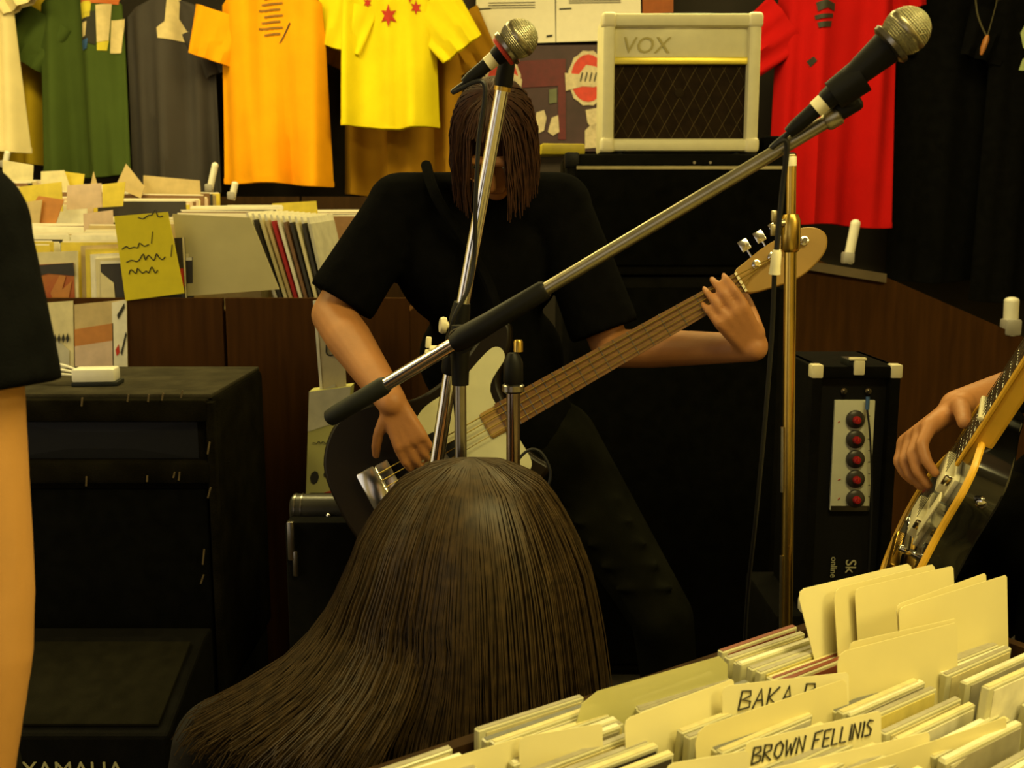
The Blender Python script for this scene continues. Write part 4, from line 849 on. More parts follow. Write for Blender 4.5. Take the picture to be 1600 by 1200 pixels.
for k in range(4):
    tp_ = BB + ex * (SC + .045 + k * .034) + ey * (.016 - k * .002)
    tn = part('tuner', MB().lathe(tp_ + ez * -.02, tp_ + ez, [(0, .009), (.004, .009), (.005, .005), (.016, .005)], 12), chrome, bg, smooth=50)
    part('tuner_key', MB().rbox(BB + ex * (SC + .045 + k * .034) + ey * .062 + ez * -.027, (.010, .012, .003), .0015, M3(ex, ey, ez)).tube([BB + ex * (SC + .045 + k * .034) + ey * .03 + ez * -.027, BB + ex * (SC + .045 + k * .034) + ey * .055 + ez * -.027], .0025, 8), chrome, tn, smooth=True)
    part('string', MB().tube([BB + ey * (-.024 + k * .016) + ez * -.004, BB + ex * SC + ey * (-.015 + k * .010) + ez * -.0035, tp_ + ez * -.010], .0013 - .00015 * (3 - k), 6), mat('string_%d' % k, (.5, .36, .09), .4, 1) if k == 0 else bpy.data.materials['string_0'], bg, smooth=True)
BX, BEY, BEZ = ex, ey, ez

lp_ = [BB + BX * .02 - BEY * .155 + BEZ * -.04] + [P(x, y, 1.98) for x, y in ((700, 830), (775, 775), (815, 712), (842, 704), (860, 738), (848, 770), (800, 800), (770, 900), (760, 1150), (758, 1330))]
single('instrument_cable', MB().tube([p for p in spline(lp_, 8) if p.z > .01], .003, 8), cable_black, 'thin instrument cable looping from the dark bass guitar', 'cable', smooth=True)

# ------------------------------------------------------------------ people
def eyes(root, hc_, fx, fy, fz, k=1.0):
    white = bpy.data.materials.get('eye_white') or mat('eye_white', (.7, .65, .55), .3); dark = bpy.data.materials.get('eye_iris') or mat('eye_iris', (.03, .02, .01), .2)
    for s in (-1, 1):
        c = hc_ + fx * s * .032 * k + fy * .070 * k + fz * .0; e = part('eye', MB().ell(c, (.0125 * k,) * 3, None, 14, 8), white, root, smooth=True)
        part('iris', MB().ell(c + fy * .0078 * k, (.0055 * k,) * 3, None, 10, 6), dark, e, smooth=True)
def head(B, c, fx, fy, fz, k=1.0):          # c: head centre at eye height, fx right, fy face direction, fz crown
    M = M3(fx, fy, fz)
    B.ell(c + fz * .03 * k - fy * .012 * k, (.074 * k, .094 * k, .088 * k), M); B.ell(c - fz * .045 * k + fy * .026 * k, (.055 * k, .062 * k, .065 * k), M)
    B.ell(c - fz * .095 * k + fy * .055 * k, (.026 * k, .024 * k, .022 * k), M)                      # chin
    B.cap(c + fy * .083 * k + fz * .01 * k, .009 * k, c + fy * .104 * k - fz * .036 * k, .013 * k)     # nose
    B.cap(c + fy * .085 * k + fz * .022 * k - fx * .035 * k, .011 * k, c + fy * .085 * k + fz * .022 * k + fx * .035 * k, .011 * k)   # brow
    B.cap(c + fy * .084 * k - fz * .066 * k - fx * .018 * k, .007 * k, c + fy * .084 * k - fz * .066 * k + fx * .018 * k, .007 * k)   # lips
    for s in (-1, 1):
        B.ell(c + fx * s * .076 * k - fz * .008 * k - fy * .012 * k, (.009 * k, .017 * k, .030 * k), M); B.ell(c + fx * s * .04 * k + fy * .062 * k - fz * .03 * k, (.02 * k, .018 * k, .02 * k), M)
def strands(paths, r0, r1): 
    mb = MB()
    for p in paths: n = len(p); mb.tube(p, [r0 + (r1 - r0) * i / (n - 1) for i in range(n)], 4, cap=False)
    return mb

# -- the bass player
bp = thing('person', (P(770, 600, 2.5).x, 2.55, 0), 'person in black t-shirt and jeans bowing over a dark bass guitar', 'person')
HC = P(775, 218, 2.22); fy = V((-.12, -.62, -.72)).normalized(); fx = V((-1, .12, .02)); fx = (fx - fy * fx.dot(fy)).normalized(); fz = fx.cross(fy).normalized()
NKb, CH, WA, HP = P(765, 300, 2.34), P(748, 400, 2.36), P(768, 560, 2.42), P(785, 665, 2.46)
RS, RE, RW = P(626, 322, 2.34), P(520, 492, 2.28), P(612, 628, 2.02)
NF = BB + BX * (SC * .90); LS, LE, LW = P(872, 322, 2.32), P(955, 545, 2.27), NF + BX * .045 - BEY * .125 - BEZ * .045
RH, LH = P(700, 690, 2.46), P(868, 690, 2.46); RK, LK = P(665, 985, 2.36), P(1035, 965, 2.30); RF, LF = V((RK.x - .03, 2.48, .09)), V((LK.x + .06, 2.42, .09))
B = Body(); head(B, HC, fx, fy, fz, 1.0)
B.cap(HC - fz * .06 - fy * .02, .058, NKb, .062)
def torso(B, g=0.0, legs=False):
    B.ell(CH, (.185 + g, .115 + g, .17 + g)).ell(CH + V((0, .01, .09)), (.175 + g, .095 + g, .09 + g)).ell(WA, (.160 + g, .105 + g, .14 + g)).ell(HP, (.172 + g, .115 + g, .12 + g))
    B.cap(RS, .062 + g, LS, .062 + g); B.cap(CH, .12 + g, WA, .12 + g); B.cap(WA, .11 + g, HP, .12 + g)
torso(B)
B.chain([(RS, .058), (RE, .048), (RE.lerp(RW, .3), .049), (RW, .031)]); B.chain([(LS, .058), (LE, .043), (LE.lerp(LW, .3), .043), (LW, .028)])
B.chain([(RH, .088), (RK, .058), (RF, .042)]); B.chain([(LH, .088), (LK, .058), (LF, .042)])
for f_ in (RF, LF): B.cap(f_ + V((0, .05, -.05)), .038, f_ + V((0, -.17, -.055)), .032)
st_ = BB + BX * .085
hand(B, RW, (BB + BX * .10 + BEZ * .035) - RW + BEY * .02, -BEZ, 1, [(.25, .55, .35), (.3, .55, .35), (.35, .6, .4), (.4, .7, .5)], 1.0)
hand(B, LW, BEY * .85 + BEZ * .52 - BX * .12, BEY * .5 - BEZ * .8, 1, [(.30, .55, .5), (.34, .55, .5), (.38, .55, .5), (.45, .6, .5)], 1.05, spread=.1, tdir=BEY * .75 - BEZ * .55 + BX * .3)
body1 = B.obj('body', skin, bp, .0045, 5)
T = Body(); torso(T, .014); T.cone(RS, .072, RS.lerp(RE, .88), .080); T.cone(LS, .072, LS.lerp(LE, .88), .080)
T.ell(NKb + V((0, 0, -.03)), (.10, .085, .05))
for k in range(2, 5): T.cap(CH + V((-.16 + .05 * k, -.11, -.02 - .02 * (k % 3))), .012, WA + V((-.13 + .042 * k, -.115, -.04 + .02 * (k % 2))), .009)
shirt1 = T.obj('t_shirt', black_cloth, bp, .008, 4); shirt1['label'] = 'loose black t-shirt'
J = Body(); J.ell(HP + V((0, 0, -.03)), (.178, .125, .11)); J.chain([(RH, .104), (RK, .074), (RF + V((0, .01, .02)), .066)]); J.chain([(LH, .104), (LK, .074), (LF + V((0, .01, .02)), .066)])
for k in range(5): J.cap(LH.lerp(LK, .3 + .12 * k) + V((-.06, -.075, 0)), .008, LH.lerp(LK, .36 + .12 * k) + V((.05, -.075, .03)), .008)
J.obj('jeans', jeans, bp, .008, 4)['label'] = 'faded dark jeans'
for f_ in (RF, LF): part('shoe', MB().rbox(f_ + V((0, -.06, -.055)), (.045, .135, .034), .025, seg=3), black_rubber, bp, smooth=True)
eyes(bp, HC, fx, fy, fz)
hs_ = []; rr_ = random.Random(21); crown = HC + fz * .118 - fy * .01
for i in range(900):
    a = rr_.uniform(0, 6.283); e = rr_.uniform(.15, 1.0); rad_ = .088 + rr_.uniform(0, .014); p0 = crown + (fx * math.cos(a) + fy * math.sin(a)) * .01 * e; pts = []
    hang = rr_.uniform(.05, .16)
    for k in range(8):
        t = k / 7; ph = t * 1.75; q = HC + fz * .028 + fz * (rad_ * 1.02) * math.cos(ph) + (fx * math.cos(a) * .92 + fy * math.sin(a) * 1.06 - fy * .01) * rad_ * math.sin(ph) * 1.0
        q += V((0, 0, -1)) * hang * max(0, t - .55) * 1.6 + V((rr_.uniform(-.004, .004), rr_.uniform(-.004, .004), 0)); pts.append(q)
    if math.sin(a) > .55 and abs(math.cos(a)) < .45: pts = pts[:5]
    hs_.append(pts)
hr = part('hair', strands(hs_, .0024, .0012), hair_r, bp, smooth=True, label='tousled reddish brown hair')
cap_ = Body(); cap_.ell(HC + fz * .034 - fy * .014, (.082, .100, .092), M3(fx, fy, fz)); cap_.obj('hair_base', hair_r, hr, .006, 3)
sp_ = spline([RS + V((.06, -.02, .09)), CH + V((-.08, -.14, .12)), CH + V((.02, -.16, -.04)), BB + BX * .36 + BEY * .14 + BEZ * -.05], 8)
part('strap', MB().tube(sp_, .012, 8), black_cloth, bg, smooth=True)

# -- long-haired person seen from behind
wp = thing('person', (P(725, 1100, 1.34).x, 1.36, 0), 'person with long dark brown hair seen from behind', 'person')
WH = P(735, 874, 1.36); WH.y = 1.36
B = Body(); head(B, WH, V((-1, 0, 0)), V((0, 1, 0)), V((0, 0, 1)), 1.0)
SHc = V((WH.x - .03, 1.36, WH.z - .24)); LSh, RSh = P(345, 1170, 1.34), V((WH.x + .17, 1.38, WH.z - .29)); LSh.y = 1.35
LEl, REl = V((LSh.x - .06, 1.36, LSh.z - .27)), V((RSh.x + .03, 1.40, RSh.z - .27))
LHa, RHa = V((LEl.x + .02, 1.44, .50)), V((REl.x - .16, 1.42, .47))
HPc = V((WH.x - .04, 1.40, .34))
def wtorso(B, g=0):
    B.ell(SHc + V((0, .01, -.12)), (.165 + g, .10 + g, .18 + g)).ell(HPc + V((0, 0, .08)), (.165 + g, .12 + g, .15 + g)); B.cap(SHc + V((0, 0, -.14)), .11 + g, HPc + V((0, 0, .1)), .12 + g)
    B.cap(SHc + V((0, .0, .0)), .06 + g, LSh, .058 + g); B.cap(SHc, .06 + g, RSh, .058 + g)
B.cap(WH - V((0, 0, .05)), .052, SHc, .056); wtorso(B)
B.chain([(LSh, .052), (LEl, .038), (LHa, .026)]); B.chain([(RSh, .052), (REl, .038), (RHa, .026)])
hand(B, LHa, V((-.8, .3, -.3)), V((-.2, .1, -1)), -1, [(.3, .4, .3)] * 4, .92); hand(B, RHa, V((-.9, .2, -.3)), V((-.2, .1, -1)), 1, [(.3, .4, .3)] * 4, .92)
KL, KR = V((HPc.x - .40, 1.29, .40)), V((HPc.x - .40, 1.45, .40))
for kk_, s in ((KL, -1), (KR, 1)):
    B.chain([(HPc + V((-.02, s * .07, 0)), .085), (kk_, .056), (V((kk_.x - .03, kk_.y, .08)), .040)]); B.cap(V((kk_.x - .02, kk_.y, .045)), .036, V((kk_.x - .19, kk_.y, .035)), .03)
B.obj('body', skin, wp, .0055, 4)
T = Body(); wtorso(T, .012); T.cone(LSh, .070, LSh.lerp(LEl, .72), .066); T.cone(RSh, .068, RSh.lerp(REl, .72), .066)
T.obj('t_shirt', mat('dark_slate_cotton', (.020, .018, .017), .95, var=.3, bump=.2, bscale=400, spec=.1), wp, .008, 4)['label'] = 'dark slate t-shirt'
J = Body()
for kk_, s in ((KL, -1), (KR, 1)): J.chain([(HPc + V((-.02, s * .07, 0)), .10), (kk_, .070), (V((kk_.x - .03, kk_.y, .12)), .056)])
J.ell(HPc, (.18, .14, .13)); J.obj('jeans', jeans, wp, .01, 4)
eyes(wp, WH, V((-1, 0, 0)), V((0, 1, 0)), V((0, 0, 1)))
st2 = single('stool', MB().lathe((HPc.x, HPc.y + .02, 0), (HPc.x, HPc.y + .02, 9), [(0, .17), (.02, .17), (.03, .05), (.17, .05), (.18, .18), (.20, .185), (.215, .17)], 24), black_plastic, 'low black stool under the long-haired person', 'stool', smooth=50)
# hair: shell plus strands falling from the crown, swept out over the shoulder
rr_ = random.Random(8); paths = []; CRN = P(737, 727, 1.36)
HL = [(0, .0), (.006, .045), (.03, .090), (.064, .116), (.106, .138), (.149, .150), (.20, .168), (.234, .184), (.268, .214), (.29, .245), (.31, .285), (.335, .335), (.40, .37), (.60, .38)]
HR = [(0, .0), (.006, .045), (.03, .090), (.064, .114), (.106, .134), (.149, .149), (.20, .158), (.25, .165), (.32, .172), (.60, .18)]
HD = [(0, .0), (.006, .045), (.03, .090), (.064, .115), (.106, .130), (.149, .137), (.20, .140), (.30, .150), (.60, .165)]
def lin(tab, x):
    for (a, fa), (b, fb) in zip(tab[:-1], tab[1:]):
        if x <= b: return fa + (fb - fa) * (x - a) / (b - a)
    return tab[-1][1]
def hpath(a, lay, nk=18, length=.52, sway=0.0):
    ca, sa = math.cos(a), math.sin(a); pts = []
    for k in range(nk):
        t = k / (nk - 1); dl = length * (t ** 1.6); sc = 1 + lay / .12
        rx = lin(HR if ca > 0 else HL, dl) * sc; ry = lin(HD, dl) * sc
        if ca < 0: rx = rx * abs(ca) ** .12 if dl > .2 else rx
        x = CRN.x + rx * ca + sway * dl; y = 1.375 + ry * (sa - .02) - (.075 * max(0, min(1, (dl - .22) / .1)) if ca < -.4 else 0)
        pts.append(V((x, y, CRN.z - dl + lay)))
    return pts
for i in range(4200):
    a = rr_.uniform(-math.pi - .5, .5); lay = rr_.uniform(-.003, .007); ca = math.cos(a)
    ln = rr_.uniform(.44, .56) if ca > -.75 else rr_.uniform(.30, .37)
    ps = hpath(a, lay, 18, ln, rr_.uniform(-.10, .04)); w1, w2, w3 = rr_.uniform(0, 6.28), rr_.uniform(.0005, .004), rr_.uniform(2, 6)
    paths.append([p + V((w2 * math.sin(w1 + w3 * k / 18), 0, 0)) for k, p in enumerate(ps)])
hw_ = part('hair', strands(paths, .0015, .0008), hair_b, wp, smooth=True, label='long straight dark brown hair')
shell = MB(); na, nk = 90, 30
for i in range(na):
    a = -math.pi - .5 + (math.pi + 1.0) * i / (na - 1)
    for p in hpath(a, -.006, nk, .50 if math.cos(a) > -.75 else .33): shell.v.append(p)
for i in range(na - 1):
    for k in range(nk - 1): shell.f.append((i * nk + k, (i + 1) * nk + k, (i + 1) * nk + k + 1, i * nk + k + 1))
part('hair_base', shell, hair_b, hw_, smooth=60)

# -- bystander at the left edge: black sleeve and bare arm
by = thing('person', (-.68, .92, 0), 'person in black t-shirt with bare arm beside the worn loudspeaker', 'person')
aS, aE, aW = P(-75, 352, .95), P(-22, 915, .93), P(-42, 1300, .90)
tc_ = V((aS.x - .17, .95, 1.2))
B = Body()
hcb = V((tc_.x, .97, 1.615)); hfx, hfy = V((-.97, .24, 0)).normalized(), V((.24, .97, 0)).normalized(); head(B, hcb, hfx, hfy, V((0, 0, 1)))
def btorso(B, g=0):
    B.ell(tc_ + V((0, 0, .08)), (.15 + g, .115 + g, .19 + g)).ell(tc_ + V((0, 0, -.2)), (.135 + g, .11 + g, .2 + g)); B.cap(V((tc_.x - .16, .95, aS.z)), .06 + g, V((tc_.x + .14, .95, aS.z)), .06 + g)
    B.ell(V((tc_.x, .95, .90)), (.15 + g, .115 + g, .13 + g))
btorso(B); B.cap(hcb - V((0, 0, .07)), .056, V((tc_.x, .95, aS.z + .01)), .062)
B.chain([(aS, .055), (aE + (aS - aE) * .45, .048), (aE, .043), (aE.lerp(aW, .28), .045), (aW, .029)])
hand(B, aW, V((.05, .1, -1)), V((-.9, .2, 0)), 1, [(.2, .3, .3)] * 4)
oS = V((tc_.x - .19, .95, aS.z)); oE = oS + V((-.05, 0, -.30)); oW = oE + V((.02, .08, -.25)); B.chain([(oS, .055), (oE, .042), (oW, .029)]); hand(B, oW, V((.05, .1, -1)), V((.9, .2, 0)), -1, [(.2, .3, .3)] * 4)
for s in (-1, 1):
    B.chain([(V((tc_.x + s * .085, .95, .86)), .088), (V((tc_.x + s * .09, .94, .48)), .058), (V((tc_.x + s * .09, .97, .09)), .042)]); B.cap(V((tc_.x + s * .09, .98, .045)), .038, V((tc_.x + s * .09 + .15, .98, .04)), .032)
B.obj('body', skin_pale, by, .005, 6)
T = Body(); btorso(T, .014); slh = P(-24, 612, .94)
T.cap(V((tc_.x + .10, .95, aS.z - .005)), .062, aS, .068); T.cone(aS, .066, slh, .069); T.cone(oS, .07, oS.lerp(oE, .7), .07)
T.obj('t_shirt', mat('navy_black_cotton', (.006, .0065, .007), 1, var=.25, bump=.25, bscale=300, spec=.03), by, .007, 4)['label'] = 'black t-shirt with loose sleeve'
J = Body(); J.ell(V((tc_.x, .95, .86)), (.16, .125, .12))
for s in (-1, 1): J.chain([(V((tc_.x + s * .085, .95, .84)), .10), (V((tc_.x + s * .09, .94, .48)), .074), (V((tc_.x + s * .09, .97, .10)), .062)])
J.obj('jeans', jeans, by, .01, 4)
eyes(by, hcb, hfx, hfy, V((0, 0, 1)))
hb = Body(); hb.ell(hcb - hfy * .022 + V((0, 0, .04)), (.083, .099, .088), M3(hfx, hfy, V((0, 0, 1)))).ell(hcb - hfy * .06 + V((0, 0, -.03)), (.072, .05, .07), M3(hfx, hfy, V((0, 0, 1)))); part_h = hb.obj('hair', hair_b, by, .006, 3)

# ------------------------------------------------------------------ black electric guitar at right
GB = P(1408, 832, 1.62); GN = P(1600, 532, 1.42)
gx = (GN - GB).normalized(); vc = (CAM - GB).normalized(); vp_ = (vc - gx * vc.dot(gx)).normalized(); ww = gx.cross(vp_)
GZ = (vp_ * .20 - ww * .98).normalized(); GX, GY, GZ = frame(gx, GZ); GSC = .628
eg = thing('electric_guitar', GB, 'black electric guitar with amber binding and cream pickups at right edge', 'guitar')
blk = mat('black_lacquer', (.006, .006, .006), .12, var=.1, coat=.6); bind = mat('amber_binding', (.75, .42, .03), .4, var=.06); gold_m = mat('gold_hardware', (.55, .33, .05), .3, 1, var=.1)
go = smooth_poly([(-.155, 0), (-.145, .09), (-.085, .155), (0, .165), (.07, .135), (.125, .108), (.19, .118), (.235, .10), (.25, .06), (.24, .03), (.235, -.02), (.228, -.045), (.215, -.072), (.185, -.092), (.15, -.100), (.11, -.110), (.06, -.135), (0, -.165), (-.085, -.155), (-.145, -.09)])
part('body', MB().prism(go, GB, GX, GY, GZ, -.075, -.022), blk, eg, smooth=40, bevel=.004)
part('binding', outline_tube(go, GB, GX, GY, GZ, -.023, .0055), bind, eg, smooth=True)
part('neck', MB().prism(taper(.19, GSC, .028, .0215), GB, GX, GY, GZ, -.040, -.012), bind, eg, bevel=.006)
fbg = part('fretboard', MB().prism(taper(.185, GSC, .0285, .022), GB, GX, GY, GZ, -.012, -.006), mat('dark_fretboard', (.05, .025, .01), .4), eg)
part('neck_binding', MB().tube([GB + GX * .185 - GY * .0288 + GZ * -.009, GB + GX * GSC - GY * .0222 + GZ * -.009], .0035, 8).tube([GB + GX * .185 + GY * .0288 + GZ * -.009, GB + GX * GSC + GY * .0222 + GZ * -.009], .0025, 8), bind, fbg, smooth=True)
for k in range(2, 21):
    x = GSC * (2 ** (-k / 12))
    if x > .19: part('fret', MB().rbox(GB + GX * x + GZ * -.0055, (.001, .028 - .006 * (x - .185) / .44, .0009), .0003, M3(GX, GY, GZ), 1), chrome_dark, fbg)
part('capo_strip', MB().rbox(GB + GX * .275 + GZ * -.002, (.004, .030, .004), .002, M3(GX, GY, GZ)), cream_plastic, eg, smooth=True)
for x, mm in ((.145, cream_plastic), (.045, cream_plastic)):
    pk = part('pickup_ring', MB().rbox(GB + GX * x + GZ * -.019, (.024, .044, .004), .002, M3(GX, GY, GZ)), mm, eg, smooth=True)
    part('pickup_cover', MB().rbox(GB + GX * x + GZ * -.010, (.018, .034, .009), .003, M3(GX, GY, GZ)), mm, pk, smooth=True)
    part('pickup_end', MB().rbox(GB + GX * (x + .010) + GY * -.034 + GZ * -.010, (.008, .004, .008), .002, M3(GX, GY, GZ)), chrome, pk, smooth=True)
part('pickguard', MB().rbox(GB + GX * .095 + GY * -.050 + GZ * -.010, (.040, .012, .0015), .001, M3(GX, GY, GZ)), cream_plastic, eg, smooth=True)
part('bridge', MB().rbox(GB + GZ * -.012, (.007, .042, .006), .003, M3(GX, GY, GZ)), chrome, eg, smooth=True)
for s in (-1, 1): part('bridge_post', MB().lathe(GB + GY * s * .037 + GZ * -.022, GB + GY * s * .037 + GZ, [(0, .006), (.018, .006), (.02, .004)], 12), chrome, eg, smooth=50)
part('tailpiece', MB().rbox(GB + GX * -.042 + GZ * -.010, (.010, .045, .008), .004, M3(GX, GY, GZ)), gold_m, eg, smooth=True)
for k in range(6): part('string', MB().tube([GB + GX * -.042 + GY * (-.025 + k * .01) + GZ * -.004, GB + GY * (-.025 + k * .01) + GZ * -.002, GB + GX * GSC + GY * (-.0175 + k * .007) + GZ * -.003], .0006, 5), chrome_dark, eg)
ghs = smooth_poly([(GSC, .022), (GSC + .04, .034), (GSC + .12, .042), (GSC + .17, .03), (GSC + .155, 0), (GSC + .17, -.03), (GSC + .12, -.042), (GSC + .04, -.034), (GSC, -.022)])
part('headstock', MB().prism(ghs, GB, GX, GY, GZ, -.036, -.020), blk, eg, smooth=40, bevel=.002)
for k in range(6): part('tuner', MB().lathe(GB + GX * (GSC + .04 + .04 * (k % 3)) + GY * (.028 if k < 3 else -.028) + GZ * -.021, GB + GX * (GSC + .04 + .04 * (k % 3)) + GY * (.028 if k < 3 else -.028) + GZ * 9, [(0, .006), (.012, .005)], 10), chrome, eg, smooth=50)
jp = GB + GX * -.02 + GY * -.1625 + GZ * -.048
part('jack_plate', MB().rbox(jp, (.019, .0015, .019), .001, M3(GX, GY, GZ)), mat('dark_jack_plate', (.02, .02, .015), .3), eg, smooth=True)
part('jack_nut', MB().lathe(jp, jp - GY, [(0, .008), (.004, .008), (.0045, .004), (.01, .004)], 12), chrome_dark, eg, smooth=50)
for k, (x, y) in enumerate(((-.02, -.115), (-.075, -.10), (.03, -.12), (-.06, -.14))): part('control_knob', MB().lathe(GB + GX * x + GY * y + GZ * -.022, GB + GX * x + GY * y + GZ * 9, [(0, .012), (.012, .010), (.014, .009)], 16), gold_m, eg, smooth=50)
part('strap_button', MB().lathe(GB + GX * .19 + GY * -.092 + GZ * -.05, GB + GX * .19 + GY * -9 + GZ * -.05, [(0, .005), (.006, .004), (.012, .008), (.014, .006)], 12), chrome, eg, smooth=50)

# -- the guitarist: mostly beyond the right edge, right hand over the strings
gp = thing('person', (.92, 1.66, 0), 'person in black at the right edge strumming a black electric guitar', 'person')
gc = V((1.04, 1.66, 1.22)); B = Body(); ghc = V((.93, 1.62, 1.72))
FX, FY_ = V((-.25, .97, 0)).normalized(), V((-.97, -.25, 0)).normalized()
head(B, ghc, FX, FY_, V((0, 0, 1)))
gRS, gLS = V((1.04, 1.83, 1.45)), V((.97, 1.47, 1.45)); gRE = V((1.06, 1.88, 1.13)); gRW = P(1496, 636, 1.69); gLE = V((.92, 1.33, 1.20)); gLW = GB + GX * .60 + GZ * -.05 + GY * .05 
def gtorso(B, g=0):
    B.ell(gc + V((0, 0, .06)), (.115 + g, .165 + g, .19 + g)).ell(gc + V((0, 0, -.2)), (.105 + g, .15 + g, .2 + g)).ell(V((.96, 1.66, .90)), (.115 + g, .16 + g, .13 + g)); B.cap(gRS, .06 + g, gLS, .06 + g)
gtorso(B); B.cap(ghc - V((0, 0, .07)), .056, V((.96, 1.66, 1.47)), .062)
B.chain([(gRS, .055), (gRE, .043), (gRE.lerp(gRW, .35), .042), (gRW, .029)]); B.chain([(gLS, .055), (gLE, .043), (gLW, .029)])
HT = P(1395, 728, 1.62)
dH = P(1394, 708, 1.60) - gRW; nH = -GZ * 1.0 - GX * .25; thS = 1 if nH.cross(dH).dot(GX) > 0 else -1
hand(B, gRW, dH, nH, thS, [(.35, .7, .4), (.40, .7, .45), (.45, .75, .5), (.5, .8, .5)], 1.25, tdir=dH.normalized() * .7 + GX * .55 - GZ * .25)
hand(B, gLW, GX * .2 - GY * .1 + GZ * .9, -GY * .9 + GZ * .1, 1, [(.4, .6, .5)] * 4)
for s, yy in ((0, 1.57), (1, 1.75)):
    B.chain([(V((.96, yy, .86)), .088), (V((.92 - .20 * s, yy - .02 + .10 * s, .48 + .06 * s)), .058), (V((.96 - .18 * s, yy + .06 * s, .09)), .042)]); B.cap(V((.96 - .18 * s, yy + .06 * s, .045)), .038, V((.84 - .18 * s, yy + .06 * s, .04)), .032)
B.obj('body', skin, gp, .0045, 5)
T = Body(); gtorso(T, .014); T.cone(gRS, .072, gRS.lerp(gRE, .88), .076); T.cone(gLS, .072, gLS.lerp(gLE, .88), .076)
T.obj('t_shirt', black_cloth, gp, .008, 4)['label'] = 'black t-shirt'
J = Body(); J.ell(V((.94, 1.66, .88)), (.14, .175, .13))
for s, yy in ((0, 1.57), (1, 1.75)): J.chain([(V((.93, yy, .86)), .108), (V((.90 - .20 * s, yy - .02 + .10 * s, .48 + .06 * s)), .085), (V((.96 - .18 * s, yy + .06 * s, .10)), .062)])
J.obj('trousers', jeans, gp, .008, 4)['label'] = 'dark trousers'
eyes(gp, ghc, FX, FY_, V((0, 0, 1)))
hb = Body(); hb.ell(ghc - FY_ * .022 + V((0, 0, .04)), (.083, .099, .088), M3(FX, FY_, V((0, 0, 1)))).ell(ghc - FY_ * .06 + V((0, 0, -.03)), (.072, .05, .07), M3(FX, FY_, V((0, 0, 1)))); hb.obj('hair', hair_b, gp, .006, 3)
part('strap', MB().tube(spline([GB + GX * .20 + GY * .11 + GZ * -.06, V((.93, 1.50, 1.30)), V((1.0, 1.52, 1.52)), V((1.12, 1.60, 1.54)), V((1.20, 1.75, 1.35)), V((1.17, 1.82, 1.0)), GB + GX * -.15 + GZ * -.06], 8), .011, 8), black_cloth, eg, smooth=True)

# ------------------------------------------------------------------ CD bin in the foreground
ZC = .868
A0, A1 = PZ(738, 1139, ZC), PZ(1240, 974, ZC)
e1 = (A1 - A0); e1.z = 0; e1.normalize(); e2 = V((e1.y, -e1.x, 0)); E3 = V((0, 0, 1))          # e2 points towards the camera
MC = M3(e1, e2, E3)
def BP(s, t, z): return A0 + e1 * s + e2 * t + E3 * (z - ZC)
cb_ = thing('cd_bin', BP(.2, .25, 0), 'wooden compact disc bin filled with cases and cream dividers', 'bin')
S0, S1, T0, T1, ZB = -.34, .74, -.016, .62, ZC - .125
part('bin_floor', MB().box(BP((S0 + S1) / 2, (T0 + T1) / 2, ZB - .012), ((S1 - S0) / 2, (T1 - T0) / 2, .010), MC), wood_dark, cb_)
for t in (T0, T1): part('side_board', MB().box(BP((S0 + S1) / 2, t, ZC - .22), ((S1 - S0) / 2, .008, .20), MC), wood_dark, cb_)
for s in (S0, S1): part('end_board', MB().box(BP(s, (T0 + T1) / 2, ZC - .22), (.008, (T1 - T0) / 2, .20), MC), wood_dark, cb_)
CW = .142; PITCHC = .178
for k in range(-1, 4): part('partition', MB().box(BP(k * PITCHC + CW + .018, (T0 + T1) / 2, ZC - .10), (.004, (T1 - T0) / 2 - .01, .03), MC), wood_dark, cb_)
part('cabinet_base', MB().box(BP((S0 + S1) / 2, (T0 + T1) / 2, (ZC - .42) / 2), ((S1 - S0) / 2 - .03, (T1 - T0) / 2 - .03, (ZC - .42) / 2), MC), wood_dark, cb_)
rc = random.Random(44)
inl = [mat('cd_inlay_%s' % n, c, .5, var=.15, scale=40) for n, c in (('white', (.78, .74, .55)), ('cream', (.66, .58, .30)), ('grey', (.36, .33, .24)), ('dark', (.05, .04, .03)), ('straw', (.70, .60, .18)), ('maroon', (.20, .05, .03)), ('slate', (.16, .16, .14)))]
inn = ['white', 'cream', 'grey', 'dark', 'straw', 'maroon', 'slate']
_cd = {}
def cd_case(s, t, z, lean, yaw, ci, grp, where, name='cd_case'):
    root = thing(name, BP(s + CW / 2, t, z - .125), '%s compact disc case %s' % (inn[ci], where), 'cd case', grp)
    root.rotation_euler = (MC @ Matrix.Rotation(yaw, 3, 'Z') @ Matrix.Rotation(lean, 3, 'X')).to_euler()
    if ci not in _cd:
        ms = []
        for nm, mb, m in (('case_shell', MB().rbox((0, 0, .0625), (.071, .0045, .0625), .0012, seg=1), clear_case), ('inlay_card', MB().box((.003, -.0047, .0625), (.064, .0006, .058)).box((.003, .0047, .0625), (.064, .0006, .058)), inl[ci]), ('spine_label', MB().box((0, 0, .1252), (.069, .0028, .0006)), inl[(ci + 1) % 3 if ci < 5 else ci])):
            o = mesh_obj(nm, mb, m, V((0, 0, 0))); ms.append((nm, o.data)); bpy.data.objects.remove(o)
        _cd[ci] = ms
    for nm, me in _cd[ci]:
        o = bpy.data.objects.new(nm, me); COL.objects.link(o); o.parent = root
    return root
wgt = [0, 0, 0, 1, 1, 2, 2, 4, 4, 3, 5, 6]
colname = ['left of the clear divider', 'behind the lettered cream dividers', 'beside the fan of cream dividers', 'behind the proud clear case', 'next to the end board of the bin']
